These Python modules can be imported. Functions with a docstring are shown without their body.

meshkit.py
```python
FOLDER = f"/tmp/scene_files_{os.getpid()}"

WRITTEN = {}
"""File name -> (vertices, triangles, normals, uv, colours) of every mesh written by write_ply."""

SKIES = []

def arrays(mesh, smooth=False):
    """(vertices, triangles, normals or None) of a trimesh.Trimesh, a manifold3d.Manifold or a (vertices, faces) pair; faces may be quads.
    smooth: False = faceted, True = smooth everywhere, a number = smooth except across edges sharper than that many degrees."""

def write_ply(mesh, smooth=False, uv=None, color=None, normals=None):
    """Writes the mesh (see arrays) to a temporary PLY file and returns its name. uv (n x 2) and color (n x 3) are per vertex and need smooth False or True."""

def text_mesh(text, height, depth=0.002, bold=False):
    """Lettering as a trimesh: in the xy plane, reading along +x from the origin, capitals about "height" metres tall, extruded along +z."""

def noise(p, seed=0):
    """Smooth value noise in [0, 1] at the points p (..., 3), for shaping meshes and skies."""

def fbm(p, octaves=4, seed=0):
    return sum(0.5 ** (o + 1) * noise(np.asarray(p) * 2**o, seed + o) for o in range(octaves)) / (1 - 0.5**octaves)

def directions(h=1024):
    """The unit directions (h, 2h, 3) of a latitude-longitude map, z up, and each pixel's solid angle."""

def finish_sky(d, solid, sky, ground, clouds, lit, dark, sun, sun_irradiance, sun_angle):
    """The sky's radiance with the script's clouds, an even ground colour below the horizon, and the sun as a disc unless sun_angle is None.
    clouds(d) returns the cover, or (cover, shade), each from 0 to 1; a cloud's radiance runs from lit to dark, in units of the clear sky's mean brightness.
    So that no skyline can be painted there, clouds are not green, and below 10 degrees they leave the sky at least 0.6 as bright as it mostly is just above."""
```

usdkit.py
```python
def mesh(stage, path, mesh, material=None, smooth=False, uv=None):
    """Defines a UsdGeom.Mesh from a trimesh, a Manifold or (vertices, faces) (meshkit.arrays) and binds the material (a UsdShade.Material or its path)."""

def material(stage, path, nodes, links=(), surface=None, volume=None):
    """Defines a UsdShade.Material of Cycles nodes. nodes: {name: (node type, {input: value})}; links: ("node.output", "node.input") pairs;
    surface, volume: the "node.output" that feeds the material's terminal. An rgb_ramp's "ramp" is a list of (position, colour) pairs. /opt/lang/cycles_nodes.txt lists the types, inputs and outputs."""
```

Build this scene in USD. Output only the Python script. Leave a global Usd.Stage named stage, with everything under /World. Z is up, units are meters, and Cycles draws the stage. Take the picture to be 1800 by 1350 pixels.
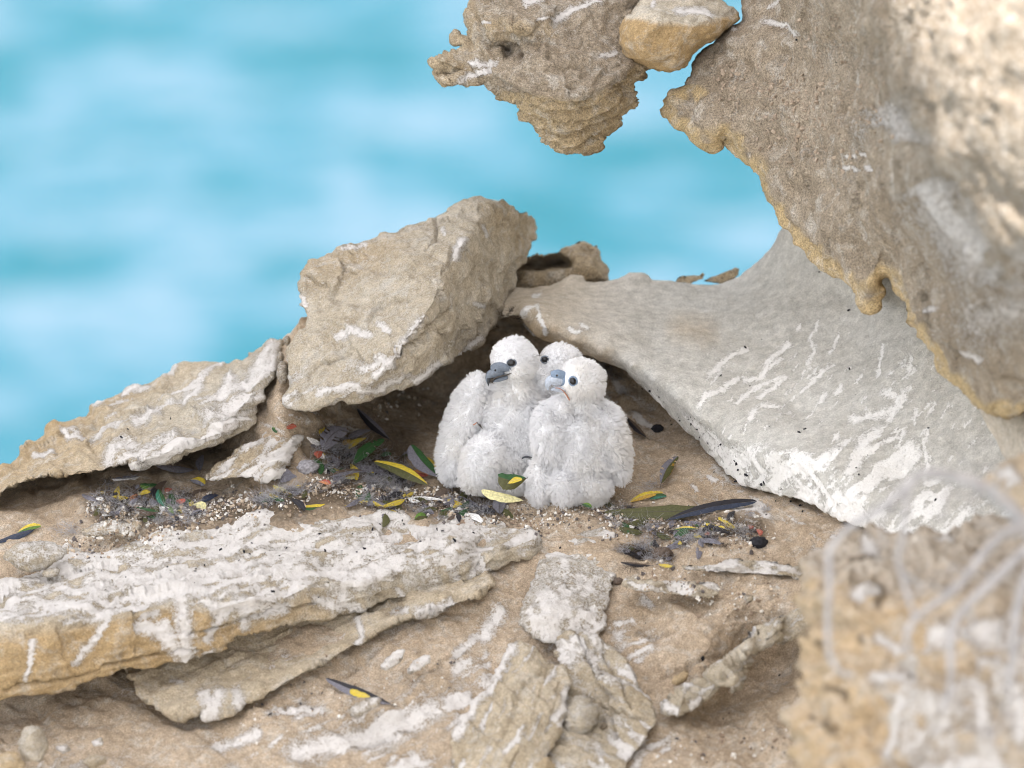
import math, numpy as np, trimesh, usdkit, meshkit
from pxr import Gf, Sdf, Usd, UsdGeom, UsdLux, UsdShade, Vt
from scipy.interpolate import LinearNDInterpolator, RBFInterpolator
from scipy.spatial import Delaunay, cKDTree
from scipy import ndimage
import shapely

stage = Usd.Stage.CreateInMemory()
UsdGeom.SetStageUpAxis(stage, "Z")
UsdGeom.SetStageMetersPerUnit(stage, 1.0)
W = UsdGeom.Xform.Define(stage, "/World")
UsdGeom.Scope.Define(stage, "/World/Looks")
stage.SetDefaultPrim(W.GetPrim())

# ------------------------------------------------------------------ camera
DIST, WIDE, PITCH = 10.0, 1.32, math.radians(18)
S = WIDE / 1800.0                                # metres per photo pixel at the nest
FWD = np.array([0, math.cos(PITCH), -math.sin(PITCH)])
RIGHT = np.array([1.0, 0, 0])
UP = np.array([0, math.sin(PITCH), math.cos(PITCH)])
EYE = -FWD * DIST
cam = UsdGeom.Camera.Define(stage, "/World/Camera")
cam.AddTransformOp().Set(Gf.Matrix4d(*RIGHT, 0, *UP, 0, *(-FWD), 0, *EYE, 1))
cam.CreateHorizontalApertureAttr(36.0)
cam.CreateFocalLengthAttr(36.0 * DIST / WIDE)
cam.CreateFStopAttr(3.8)
cam.CreateFocusDistanceAttr(DIST - 0.03)
cam.CreateClippingRangeAttr(Gf.Vec2f(0.5, 5000))
EXPOSURE = 1.86
cam.CreateExposureAttr(EXPOSURE)

# ------------------------------------------------------------------ sky and sun
SUN = np.array([-0.30, -0.40, 0.85]); SUN /= np.linalg.norm(SUN)
sun = UsdLux.DistantLight.Define(stage, "/World/Sun")
sun.CreateIntensityAttr(0.75); sun.CreateAngleAttr(0.53); sun.CreateColorAttr(Gf.Vec3f(1.0, 0.93, 0.87))
sun.CreateNormalizeAttr(True)
zz = SUN; xx = np.cross([0, 0, 1.0], zz); xx /= np.linalg.norm(xx); yy = np.cross(zz, xx)
sun.AddTransformOp().Set(Gf.Matrix4d(*xx, 0, *yy, 0, *zz, 0, 0, 0, 30, 1))
dome = UsdLux.DomeLight.Define(stage, "/World/sky")
skymat = usdkit.material(stage, "/World/Looks/sky", {
    "tc": ("texture_coordinate", {}),
    "sky": ("sky_texture", {"sky_type": "single_scattering", "sun_disc": False, "sun_elevation": math.asin(SUN[2]),
                            "sun_rotation": math.atan2(SUN[0], SUN[1]), "altitude": 20.0, "aerosol_density": 1.6}),
    "n": ("noise_texture", {"scale": 2.2, "detail": 5.0, "roughness": 0.55}),
    "cov": ("map_range", {"from_min": 0.30, "from_max": 0.62, "to_min": 0.30, "to_max": 0.85, "clamp": True}),
    "mix": ("mix", {"color2": (5.6, 5.3, 5.0)}),
    "bg": ("background_shader", {"strength": 0.14}),
}, [("tc.generated", "n.vector"), ("n.fac", "cov.value"), ("cov.result", "mix.fac"), ("sky.color", "mix.color1"),
    ("mix.color", "bg.color")], surface="bg.background")
UsdShade.MaterialBindingAPI.Apply(dome.GetPrim()).Bind(skymat)
dome.GetPrim().SetCustomDataByKey("kind", "structure")

# ------------------------------------------------------------------ helpers
def P(px, py, w=0.0):
    """The point that stands w metres nearer than the nest, in the direction of photo position (px, py)."""
    px, py, w = np.broadcast_arrays(np.asarray(px, float), np.asarray(py, float), np.asarray(w, float))
    k = (DIST - w) / DIST
    u, v = (px - 900) * S * k, (675 - py) * S * k
    return u[..., None] * RIGHT + v[..., None] * UP - w[..., None] * FWD

def to_px(p):
    p = np.asarray(p, float)
    w = -(p @ FWD); k = (DIST - w) / DIST
    return 900 + (p @ RIGHT) / (S * k), 675 - (p @ UP) / (S * k), w

used = {}
def path_for(name, parent=None):
    base = (parent.GetPath().pathString if parent else "/World") + "/" + name
    n = used.get(base, 0); used[base] = n + 1
    return base if n == 0 else f"{base}_{n:03d}"

def tag(o, label=None, cat=None, group=None, kind=None):
    p = o.GetPrim() if hasattr(o, "GetPrim") else o
    for k, v in (("label", label), ("category", cat), ("group", group), ("kind", kind)):
        if v: p.SetCustomDataByKey(k, v)
    return p

def empty(name, loc):
    x = UsdGeom.Xform.Define(stage, path_for(name))
    x.AddTranslateOp().Set(Gf.Vec3d(*map(float, loc)))
    p = x.GetPrim(); ORIGIN[p.GetPath().pathString] = np.asarray(loc, float)
    return p
ORIGIN = {}
def origin_of(parent):
    if parent is None: return np.zeros(3)
    return ORIGIN.get("/".join(parent.GetPath().pathString.split("/")[:3]), np.zeros(3))

def put(name, mesh, mat, parent=None, smooth=True, attrs=None):
    """One Mesh prim; world coordinates in, the thing's own coordinates out."""
    v, f = (np.array(mesh.vertices), np.array(mesh.faces)) if hasattr(mesh, "vertices") else (np.array(mesh[0]), np.array(mesh[1]))
    if not attrs:
        at = np.unique(f); again = np.zeros(len(v), int); again[at] = np.arange(len(at)); v, f = v[at], again[f]
    m = usdkit.mesh(stage, path_for(name, parent), (v - origin_of(parent), f), MAT[mat], smooth=smooth)
    for k, a in (attrs or {}).items():
        UsdGeom.PrimvarsAPI(m).CreatePrimvar(k, Sdf.ValueTypeNames.FloatArray, "vertex").Set(Vt.FloatArray.FromNumpy(np.asarray(a, np.float32)))
    return m.GetPrim()

def put_curves(name, pts, widths, mat, parent=None):
    """pts (n, k, 3), widths (k,) or (n, k): n strands of k points."""
    n, k, _ = pts.shape
    c = UsdGeom.BasisCurves.Define(stage, path_for(name, parent))
    c.CreateTypeAttr("linear"); c.CreateWrapAttr("nonperiodic")
    c.CreatePointsAttr(Vt.Vec3fArray.FromNumpy((pts - origin_of(parent)).reshape(-1, 3).astype(np.float32)))
    c.CreateCurveVertexCountsAttr(Vt.IntArray.FromNumpy(np.full(n, k, np.int32)))
    c.CreateWidthsAttr(Vt.FloatArray.FromNumpy(np.broadcast_to(widths, (n, k)).astype(np.float32).ravel()))
    c.SetWidthsInterpolation("vertex")
    UsdShade.MaterialBindingAPI.Apply(c.GetPrim()).Bind(MAT[mat])
    return c.GetPrim()

fbm, noise = meshkit.fbm, meshkit.noise
def sstep(a, b, x):
    t = np.clip((x - a) / (b - a), 0, 1); return t * t * (3 - 2 * t)

def strokes(px, py, lines):
    """Largest cover, 0 to 1, of painted strokes: each line is (points, half width)."""
    out = np.zeros(np.shape(px))
    z = np.zeros(np.shape(px))
    q = np.stack([px + 9 * (fbm(np.stack([px / 13, py / 13, z], -1), 3, 91) - 0.5), py + 9 * (fbm(np.stack([px / 13, py / 13, z + 7], -1), 3, 92) - 0.5)], -1)
    for pts, wd in lines:
        for a, b in zip(pts[:-1], pts[1:]):
            a, b = np.array(a[:2], float), np.array(b[:2], float)
            t = np.clip(((q - a) @ (b - a)) / max((b - a) @ (b - a), 1e-6), 0, 1)
            d = np.linalg.norm(q - (a + t[..., None] * (b - a)), axis=-1)
            out = np.maximum(out, 1 - d / (2 * wd))
    return np.clip(out, 0, 1)

def streak(px, py, ang, long, wide, seed=0, octaves=3):
    """Noise drawn out along a direction of the rock face."""
    c, s = math.cos(math.radians(ang)), math.sin(math.radians(ang))
    a, b = px * c + py * s, -px * s + py * c
    warp = fbm(np.stack([px / 60, py / 60, np.zeros_like(px) + seed], -1), 2, seed) * wide * 1.5
    return fbm(np.stack([a / long, (b + warp) / wide, np.zeros_like(a) + seed * 3.7], -1), octaves, seed)

# ------------------------------------------------------------------ materials
MAT = {}
def stone(name, c_lo, c_hi, ochre=(0.50, 0.35, 0.175), guano=(0.76, 0.725, 0.685), grain=0.5, gscale=1.0, bumpd=0.0022, film=0.55):
    """Rough sandstone: colour from noise, white droppings and ochre where the mesh carries them."""
    N = {"geo": ("geometry", {}),
         "n1": ("noise_texture", {"scale": 14.0, "detail": 4.0, "roughness": 0.6}),
         "n2": ("noise_texture", {"scale": 75.0 * gscale, "detail": 5.0, "roughness": 0.65}),
         "n3": ("noise_texture", {"scale": 420.0 * gscale, "detail": 3.0, "roughness": 0.7}),
         "n4": ("noise_texture", {"scale": 210.0 * gscale, "detail": 4.0, "roughness": 0.75}),
         "ag": ("attribute", {"attribute": "guano"}), "ao": ("attribute", {"attribute": "ochre"}), "n5": ("noise_texture", {"scale": 34.0 * gscale, "detail": 7.0, "roughness": 0.72, "distortion": 0.6}), "film": ("map_range", {"from_min": 0.50, "from_max": 0.66, "to_max": film, "clamp": True}), "fmix": ("mix", {"color2": (0.66, 0.63, 0.57)}), "ad": ("attribute", {"attribute": "dirt"}),
         "base": ("mix", {"color1": c_lo, "color2": c_hi}),
         "r1": ("map_range", {"from_min": 0.3, "from_max": 0.7, "clamp": True}),
         "och": ("mix", {"color2": ochre}),
         "m3": ("map_range", {"from_min": 0.28, "from_max": 0.72, "to_min": 1 - grain * 0.75, "to_max": 1 + grain * 0.40, "clamp": True}),
         "gr": ("vector_math", {"math_type": "scale"}),
         "m2": ("map_range", {"from_min": 0.3, "from_max": 0.7, "to_min": 0.74, "to_max": 1.16, "clamp": True}),
         "gr2": ("vector_math", {"math_type": "scale"}),
         "dirt": ("mix", {"color2": (0.10, 0.075, 0.05)}),
         "dm0": ("math", {"math_type": "multiply_add", "value2": 0.9, "value3": -0.45}),
         "dm1": ("math", {"math_type": "add"}),
         "dm2": ("map_range", {"from_min": 0.35, "from_max": 0.75, "clamp": True, "to_max": 0.85}),
         "g0": ("math", {"math_type": "multiply_add", "value2": 1.6, "value3": -0.8}), "g4": ("math", {"math_type": "multiply_add", "value2": 0.8, "value3": -0.4}), "g5": ("math", {"math_type": "add"}),
         "g1": ("math", {"math_type": "add"}),
         "g2": ("math", {"math_type": "multiply_add", "value2": 0.5, "value3": -0.25}),
         "g3": ("math", {"math_type": "add"}),
         "gm": ("map_range", {"from_min": 0.28, "from_max": 0.68, "to_max": 0.96, "clamp": True}),
         "gcol": ("mix", {"color1": tuple(0.76 * x for x in guano), "color2": guano}),
         "fin": ("mix", {}),
         "h1": ("math", {"math_type": "multiply_add", "value2": 0.6}),
         "h2": ("math", {"math_type": "multiply_add", "value2": 0.35}),
         "bump": ("bump", {"distance": bumpd * 1.6, "strength": 1.0}),
         "p": ("principled_bsdf", {"roughness": 0.95, "specular_ior_level": 0.12, "diffuse_roughness": 0.6})}
    L = [("geo.position", f"n{i}.vector") for i in (1, 2, 3, 4, 5)]
    L += [("n1.fac", "r1.value"), ("r1.result", "base.fac"), ("base.color", "och.color1"), ("ao.fac", "och.fac"), ("n5.fac", "film.value"), ("film.result", "fmix.fac"), ("och.color", "fmix.color1"),
          ("n3.fac", "m3.value"), ("fmix.color", "gr.vector1"), ("m3.result", "gr.scale"),
          ("n2.fac", "m2.value"), ("gr.vector", "gr2.vector1"), ("m2.result", "gr2.scale"),
          ("n4.fac", "dm0.value1"), ("ad.fac", "dm1.value1"), ("dm0.value", "dm1.value2"), ("dm1.value", "dm2.value"),
          ("gr2.vector", "dirt.color1"), ("dm2.result", "dirt.fac"),
          ("n4.fac", "g0.value1"), ("ag.fac", "g1.value1"), ("g0.value", "g1.value2"),
          ("n2.fac", "g2.value1"), ("g1.value", "g3.value1"), ("g2.value", "g3.value2"), ("n3.fac", "g4.value1"), ("g3.value", "g5.value1"), ("g4.value", "g5.value2"), ("g5.value", "gm.value"),
          ("n4.fac", "gcol.fac"), ("dirt.color", "fin.color1"), ("gcol.color", "fin.color2"), ("gm.result", "fin.fac"),
          ("fin.color", "p.base_color"),
          ("n3.fac", "h1.value1"), ("n4.fac", "h1.value3"), ("gm.result", "h2.value1"), ("h1.value", "h2.value3"),
          ("h2.value", "bump.height"), ("bump.normal", "p.normal")]
    MAT[name] = usdkit.material(stage, "/World/Looks/" + name, N, L, surface="p.BSDF")

stone("sandstone", (0.45, 0.385, 0.285), (0.62, 0.555, 0.445), grain=0.6)
stone("brown_sandstone", (0.32, 0.255, 0.18), (0.47, 0.395, 0.30), ochre=(0.60, 0.46, 0.26), grain=0.9, bumpd=0.0022)
stone("pale_stone", (0.52, 0.505, 0.46), (0.61, 0.60, 0.56), grain=0.38, bumpd=0.0011, film=0.25, guano=(0.88, 0.87, 0.84))
stone("sand", (0.45, 0.345, 0.235), (0.60, 0.485, 0.36), grain=0.8, gscale=1.25, bumpd=0.0016)
stone("near_rock", (0.47, 0.39, 0.30), (0.62, 0.55, 0.46), ochre=(0.60, 0.45, 0.28), grain=0.5)
stone("blocker_rock", (0.40, 0.31, 0.22), (0.55, 0.46, 0.35), gscale=0.2)

def plain(name, col, rough=0.7, spec=0.3, vary=0.25, scale=300.0, trans=0.0, sheen=0.0):
    N = {"geo": ("geometry", {}), "n": ("noise_texture", {"scale": scale, "detail": 3.0}),
         "c": ("mix", {"color1": tuple(x * (1 - vary) for x in col), "color2": tuple(min(1, x * (1 + vary)) for x in col)}),
         "r": ("map_range", {"from_min": 0.3, "from_max": 0.7, "clamp": True}),
         "p": ("principled_bsdf", {"roughness": rough, "specular_ior_level": spec, "sheen_weight": sheen})}
    L = [("geo.position", "n.vector"), ("n.fac", "r.value"), ("r.result", "c.fac"), ("c.color", "p.base_color")]
    out = "p.BSDF"
    if trans:
        N |= {"t": ("translucent_bsdf", {}), "m": ("mix_closure", {"fac": trans})}
        L += [("c.color", "t.color"), ("p.BSDF", "m.closure1"), ("t.BSDF", "m.closure2")]; out = "m.closure"
    MAT[name] = usdkit.material(stage, "/World/Looks/" + name, N, L, surface=out)

for nm, col in dict(yellow=(0.55, 0.42, 0.045), olive=(0.075, 0.075, 0.025), green=(0.028, 0.085, 0.026), bright_green=(0.10, 0.19, 0.03),
                    teal=(0.035, 0.15, 0.095), slate=(0.16, 0.155, 0.18), black=(0.018, 0.017, 0.022), red=(0.40, 0.10, 0.065), orange=(0.50, 0.20, 0.08),
                    cream=(0.62, 0.58, 0.30), white=(0.75, 0.74, 0.72), navy=(0.035, 0.045, 0.075), brown=(0.11, 0.08, 0.06), amber=(0.48, 0.30, 0.05)).items():
    plain("feather_" + nm, col, rough=0.55, spec=0.35, vary=0.28, scale=420.0, trans=0.18)
plain("shaft", (0.34, 0.31, 0.24), 0.5)
plain("dark_shaft", (0.07, 0.06, 0.05), 0.5)
plain("eye", (0.004, 0.004, 0.005), 0.02, 0.5, 0.0)
plain("beak", (0.14, 0.165, 0.20), 0.42, 0.45, 0.25, 500)
plain("beak_tip", (0.035, 0.04, 0.047), 0.4, 0.45, 0.2)
plain("pale_beak", (0.36, 0.40, 0.46), 0.5, 0.35, 0.22, 500)
plain("skin", (0.14, 0.165, 0.20), 0.6, 0.3, 0.2, 600)
plain("blue_skin", (0.17, 0.225, 0.30), 0.6, 0.3, 0.2, 600)
plain("gape", (0.34, 0.17, 0.11), 0.5, 0.4, 0.2)
plain("twig", (0.36, 0.345, 0.34), 0.9, 0.1, 0.25, 60)
plain("black_debris", (0.02, 0.02, 0.024), 0.8, 0.2, 0.4)
plain("grey_debris", (0.25, 0.24, 0.25), 0.9, 0.1, 0.4)
for i, col in enumerate([(0.44, 0.36, 0.27), (0.66, 0.63, 0.58), (0.27, 0.205, 0.15), (0.13, 0.115, 0.11), (0.36, 0.29, 0.22)]):
    plain(f"grit_{i}", col, 0.95, 0.1, 0.3, 200)

def hairmat(name, root, tip):
    N = {"h": ("hair_info", {}), "geo": ("geometry", {}), "n": ("noise_texture", {"scale": 70.0, "detail": 3.0}),
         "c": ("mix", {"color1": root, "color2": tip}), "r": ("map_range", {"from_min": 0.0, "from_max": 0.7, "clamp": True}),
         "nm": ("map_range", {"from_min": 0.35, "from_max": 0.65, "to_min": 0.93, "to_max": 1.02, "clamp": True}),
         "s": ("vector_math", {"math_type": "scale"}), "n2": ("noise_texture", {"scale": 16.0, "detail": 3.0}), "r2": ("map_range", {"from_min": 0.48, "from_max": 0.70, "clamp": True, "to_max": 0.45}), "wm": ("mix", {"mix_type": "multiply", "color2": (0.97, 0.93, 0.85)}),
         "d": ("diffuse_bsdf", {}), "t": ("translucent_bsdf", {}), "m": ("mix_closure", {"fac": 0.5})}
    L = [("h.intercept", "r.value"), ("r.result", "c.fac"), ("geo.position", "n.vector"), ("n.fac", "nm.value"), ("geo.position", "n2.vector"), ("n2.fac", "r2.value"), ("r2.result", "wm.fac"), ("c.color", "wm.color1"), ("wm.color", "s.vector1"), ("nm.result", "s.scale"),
         ("s.vector", "d.color"), ("s.vector", "t.color"), ("d.BSDF", "m.closure1"), ("t.BSDF", "m.closure2")]
    MAT[name] = usdkit.material(stage, "/World/Looks/" + name, N, L, surface="m.closure")
hairmat("down", (0.86, 0.86, 0.865), (0.98, 0.98, 0.98))
hairmat("fluff", (0.42, 0.42, 0.44), (0.66, 0.66, 0.68))
hairmat("dark_fluff", (0.055, 0.045, 0.04), (0.15, 0.13, 0.115))
plain("chick_skin", (0.82, 0.82, 0.82), 0.95, 0.05, 0.08, 200)

# the sea: turquoise over sand, pale foam mixed with sky glints painted into the colour
MAT["sea"] = usdkit.material(stage, "/World/Looks/sea", {
    "geo": ("geometry", {}),
    "mp": ("mapping", {"scale": (0.80, 1.0, 1.0)}),
    "n1": ("noise_texture", {"scale": 0.46, "detail": 3.0, "roughness": 0.55, "distortion": 0.4}),
    "n2": ("noise_texture", {"scale": 1.3, "detail": 3.0, "roughness": 0.6}),
    "mx": ("mix_float", {"fac": 0.28}),
    "ramp": ("rgb_ramp", {"ramp": [(0.38, (0.0, 0.070, 0.096)), (0.46, (0.004, 0.083, 0.117)), (0.52, (0.030, 0.106, 0.150)), (0.62, (0.092, 0.148, 0.192))]}),
    "bump": ("bump", {"distance": 0.25, "strength": 0.6}),
    "p": ("principled_bsdf", {"roughness": 0.35, "ior": 1.33, "specular_ior_level": 0.08})},
    [("geo.position", "mp.vector"), ("mp.vector", "n1.vector"), ("mp.vector", "n2.vector"), ("n1.fac", "mx.a"), ("n2.fac", "mx.b"), ("mx.result", "ramp.fac"),
     ("ramp.color", "p.base_color"), ("n2.fac", "bump.height"), ("bump.normal", "p.normal")], surface="p.BSDF")

# ------------------------------------------------------------------ rocks
SURF = []            # (px, py, w) of every front face, for what lies on them

def rough_line(pts, step, amp, seed):
    """Closed outline resampled about every step pixels with crumbled edges; pts (n, 3)."""
    rng = np.random.default_rng(seed)
    p = np.vstack([pts, pts[:1]])
    seg = np.linalg.norm(np.diff(p[:, :2], axis=0), axis=1)
    s = np.concatenate([[0], np.cumsum(seg)])
    n = max(12, int(s[-1] / step))
    t = np.linspace(0, s[-1], n, endpoint=False)
    q = np.stack([np.interp(t, s, p[:, k]) for k in range(3)], 1)
    tan = np.roll(q, -1, 0)[:, :2] - np.roll(q, 1, 0)[:, :2]
    nor = np.stack([tan[:, 1], -tan[:, 0]], 1) / np.maximum(np.linalg.norm(tan, axis=1, keepdims=True), 1e-6)
    ang = t / s[-1] * 2 * math.pi
    ring = lambda f: noise(np.stack([np.cos(ang) * s[-1] / (6.28 * f), np.sin(ang) * s[-1] / (6.28 * f), 0 * ang + seed * 1.3], -1), seed) - 0.5
    q[:, :2] += nor * (amp * (0.35 * ring(30) + 0.75 * ring(11) + 0.95 * ring(4)))[:, None]
    return q

def relief(outline, ctrl=(), step=3.0, amp=2.5, seed=1, edge=14, thick=0.15, facet=0.7, back=True):
    """A rock: its outline (px, py, w) and depths inside; faces between them, rounded rim, real thickness behind."""
    o = np.array(outline, float)
    line = rough_line(o, step, amp, seed)
    poly = shapely.Polygon(line[:, :2])
    if not poly.is_valid:
        poly = poly.buffer(0)
    x0, y0, x1, y1 = poly.bounds
    def fill(st, rng):
        gx, gy = np.meshgrid(np.arange(x0, x1, st), np.arange(y0, y1, st * 0.87))
        gx = gx + (np.arange(gx.shape[0]) % 2)[:, None] * st / 2
        g = np.stack([gx.ravel(), gy.ravel()], 1) + rng.uniform(-0.22, 0.22, (gx.size, 2)) * st
        g = g[shapely.contains_xy(poly, g[:, 0], g[:, 1])]
        d = shapely.distance(shapely.points(g), poly.exterior)
        return g[d > 0.55 * st], d[d > 0.55 * st]
    rng = np.random.default_rng(seed)
    g, d = fill(step, rng)
    def tris(g):
        q = np.vstack([line[:, :2], g])
        f = Delaunay(q).simplices
        c = q[f].mean(1)
        f = f[shapely.contains_xy(poly, c[:, 0], c[:, 1])]
        a = q[f]
        area = (a[:, 1, 0] - a[:, 0, 0]) * (a[:, 2, 1] - a[:, 0, 1]) - (a[:, 1, 1] - a[:, 0, 1]) * (a[:, 2, 0] - a[:, 0, 0])
        f = f[np.abs(area) > 1e-6]; area = area[np.abs(area) > 1e-6]
        f[area > 0] = f[area > 0][:, [0, 2, 1]]          # image y runs down: turned towards the camera
        return q, f
    q, f = tris(g)
    known = np.vstack([o, np.array(ctrl, float).reshape(-1, 3)])
    lin = LinearNDInterpolator(known[:, :2], known[:, 2])(q)
    kk = known + np.random.default_rng(0).normal(0, 1e-3, known.shape) * [1, 1, 0]
    soft = RBFInterpolator(kk[:, :2] / 100, kk[:, 2], kernel="linear", smoothing=0.02)(q / 100)
    lin = np.where(np.isnan(lin), soft, lin)
    w = facet * lin + (1 - facet) * soft
    dd = np.concatenate([np.zeros(len(line)), d])
    r = edge * S
    t = np.clip(dd / max(edge, 1e-6), 0, 1)
    w = w - r * (1 - np.sqrt(np.clip(1 - (1 - t) ** 2, 0, 1)))
    v = P(q[:, 0], q[:, 1], w)
    nf = len(v)
    if back:
        gb, db = fill(step * 4, np.random.default_rng(seed + 5))
        qb, fb = tris(gb)
        keep = len(line)
        tb = np.clip(db / (edge * 2.5), 0, 1)
        wb_soft = RBFInterpolator(kk[:, :2] / 100, kk[:, 2], kernel="linear", smoothing=0.02)(gb / 100)
        wb = wb_soft - r - thick * np.sqrt(np.clip(1 - (1 - tb) ** 2, 0, 1)) * (0.8 + 0.4 * noise(np.column_stack([gb / 70, 0 * db]), seed))
        fb = np.where(fb >= keep, fb - keep + nf, fb)[:, ::-1]
        v = np.vstack([v, P(gb[:, 0], gb[:, 1], wb)])
        f = np.vstack([f, fb])
        q = np.vstack([q, gb])
        dd = np.concatenate([dd, db])
    return dict(v=v, f=f, q=q, nf=nf, d=dd)

def normals(v, f):
    n = np.zeros_like(v)
    c = np.cross(v[f[:, 1]] - v[f[:, 0]], v[f[:, 2]] - v[f[:, 0]])
    for k in range(3): np.add.at(n, f[:, k], c)
    return n / np.maximum(np.linalg.norm(n, axis=1, keepdims=True), 1e-12)

def weather(R, low=0.010, mid=0.005, fine=0.0018, strata=0.0, bed=(0, 0.25, 1), thin=0.012, pits=0.0, seed=1, chip=0.0, cracks=(), deep=0.007):
    """Pushes the rock's surface in and out: lumps, crumble, layers and pits."""
    v = R["v"]; n = normals(v, R["f"])
    d = low * (fbm(v / 0.07 + 7.1 * seed, 3, seed) - 0.5) * 2 + mid * (fbm(v / 0.024 + 3.3 * seed, 3, seed + 9) - 0.5) * 2
    d += fine * (fbm(v / 0.007, 2, seed + 17) - 0.5) * 2
    if strata:
        b = np.array(bed, float); b /= np.linalg.norm(b)
        a = np.cross(b, [0.3, 1, 0.1]); a /= np.linalg.norm(a); c = np.cross(b, a)
        warp = 0.35 * thin * fbm(v / 0.05, 2, seed + 3)
        s = np.stack([v @ a / 0.09, v @ c / 0.09, (v @ b + warp) / thin], -1)
        x = fbm(s, 3, seed + 31)
        d += strata * (sstep(0.38, 0.60, x) - 0.5)
    if pits:
        x = noise(v / 0.012 + 11, seed + 41) * noise(v / 0.02 + 5, seed + 42)
        d -= pits * sstep(0.42, 0.62, x)
    if cracks: d -= deep * sstep(0.1, 0.8, strokes(R["q"][:, 0], R["q"][:, 1], cracks))
    for size, k in ((0.085, 1.0), (0.024, 0.55)) if chip else ():   # broken faces
        rng = np.random.default_rng(seed * 31 + int(size * 1e4))
        lo, hi = v.min(0), v.max(0)
        c = rng.uniform(lo, hi, (int(np.prod(np.maximum(hi - lo, size) / size)) + 4, 3))
        q = v + 0.35 * size * (np.stack([fbm(v / (size * 0.5) + 9 * t, 3, seed + t) for t in range(3)], 1) - 0.5)
        _, i = cKDTree(c).query(q)
        g = rng.normal(size=c.shape); g /= np.linalg.norm(g, axis=1, keepdims=True)
        d += chip * k * np.clip(((v - c[i]) * g[i]).sum(1) / size, -0.7, 0.7) * size / 0.075 * (0.2 + 0.8 * rng.random(len(c)) ** 1.5)[i] * sstep(0, 16, R["d"])
    R["v"] = v + n * d[:, None]
    R["n"] = normals(R["v"], R["f"])
    return R

def rock(name, R, mat, label=None, cat=None, guano=None, ochre=None, dirt=None, parent=None, kind=None, group=None, surf=True):
    px, py = R["q"][:, 0], R["q"][:, 1]
    at = {}
    for k, fn in (("guano", guano), ("ochre", ochre), ("dirt", dirt)):
        at[k] = np.clip(np.broadcast_to(fn(px, py, R), px.shape), 0, 1.2) if callable(fn) else np.full(len(px), fn or 0.0)
    if surf:
        a, b, w = to_px(R["v"][:R["nf"]]); SURF.append((a, b, w))
    prim = put(name, (R["v"], R["f"]), mat, parent, smooth=True, attrs=at)
    tag(prim, label, cat, group, kind)
    return prim

upness = lambda R: R["n"][:, 2]

# --- setting -------------------------------------------------------
sv = np.array([[-900, -60, -40], [900, -60, -40], [900, 1500, -40], [-900, 1500, -40]], float)
tag(put("sea", (sv, np.array([[0, 1, 2], [0, 2, 3]])), "sea", smooth=False), "hazy turquoise sea with pale foam and painted sky glints far below the ledge", "sea", kind="structure")

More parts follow.
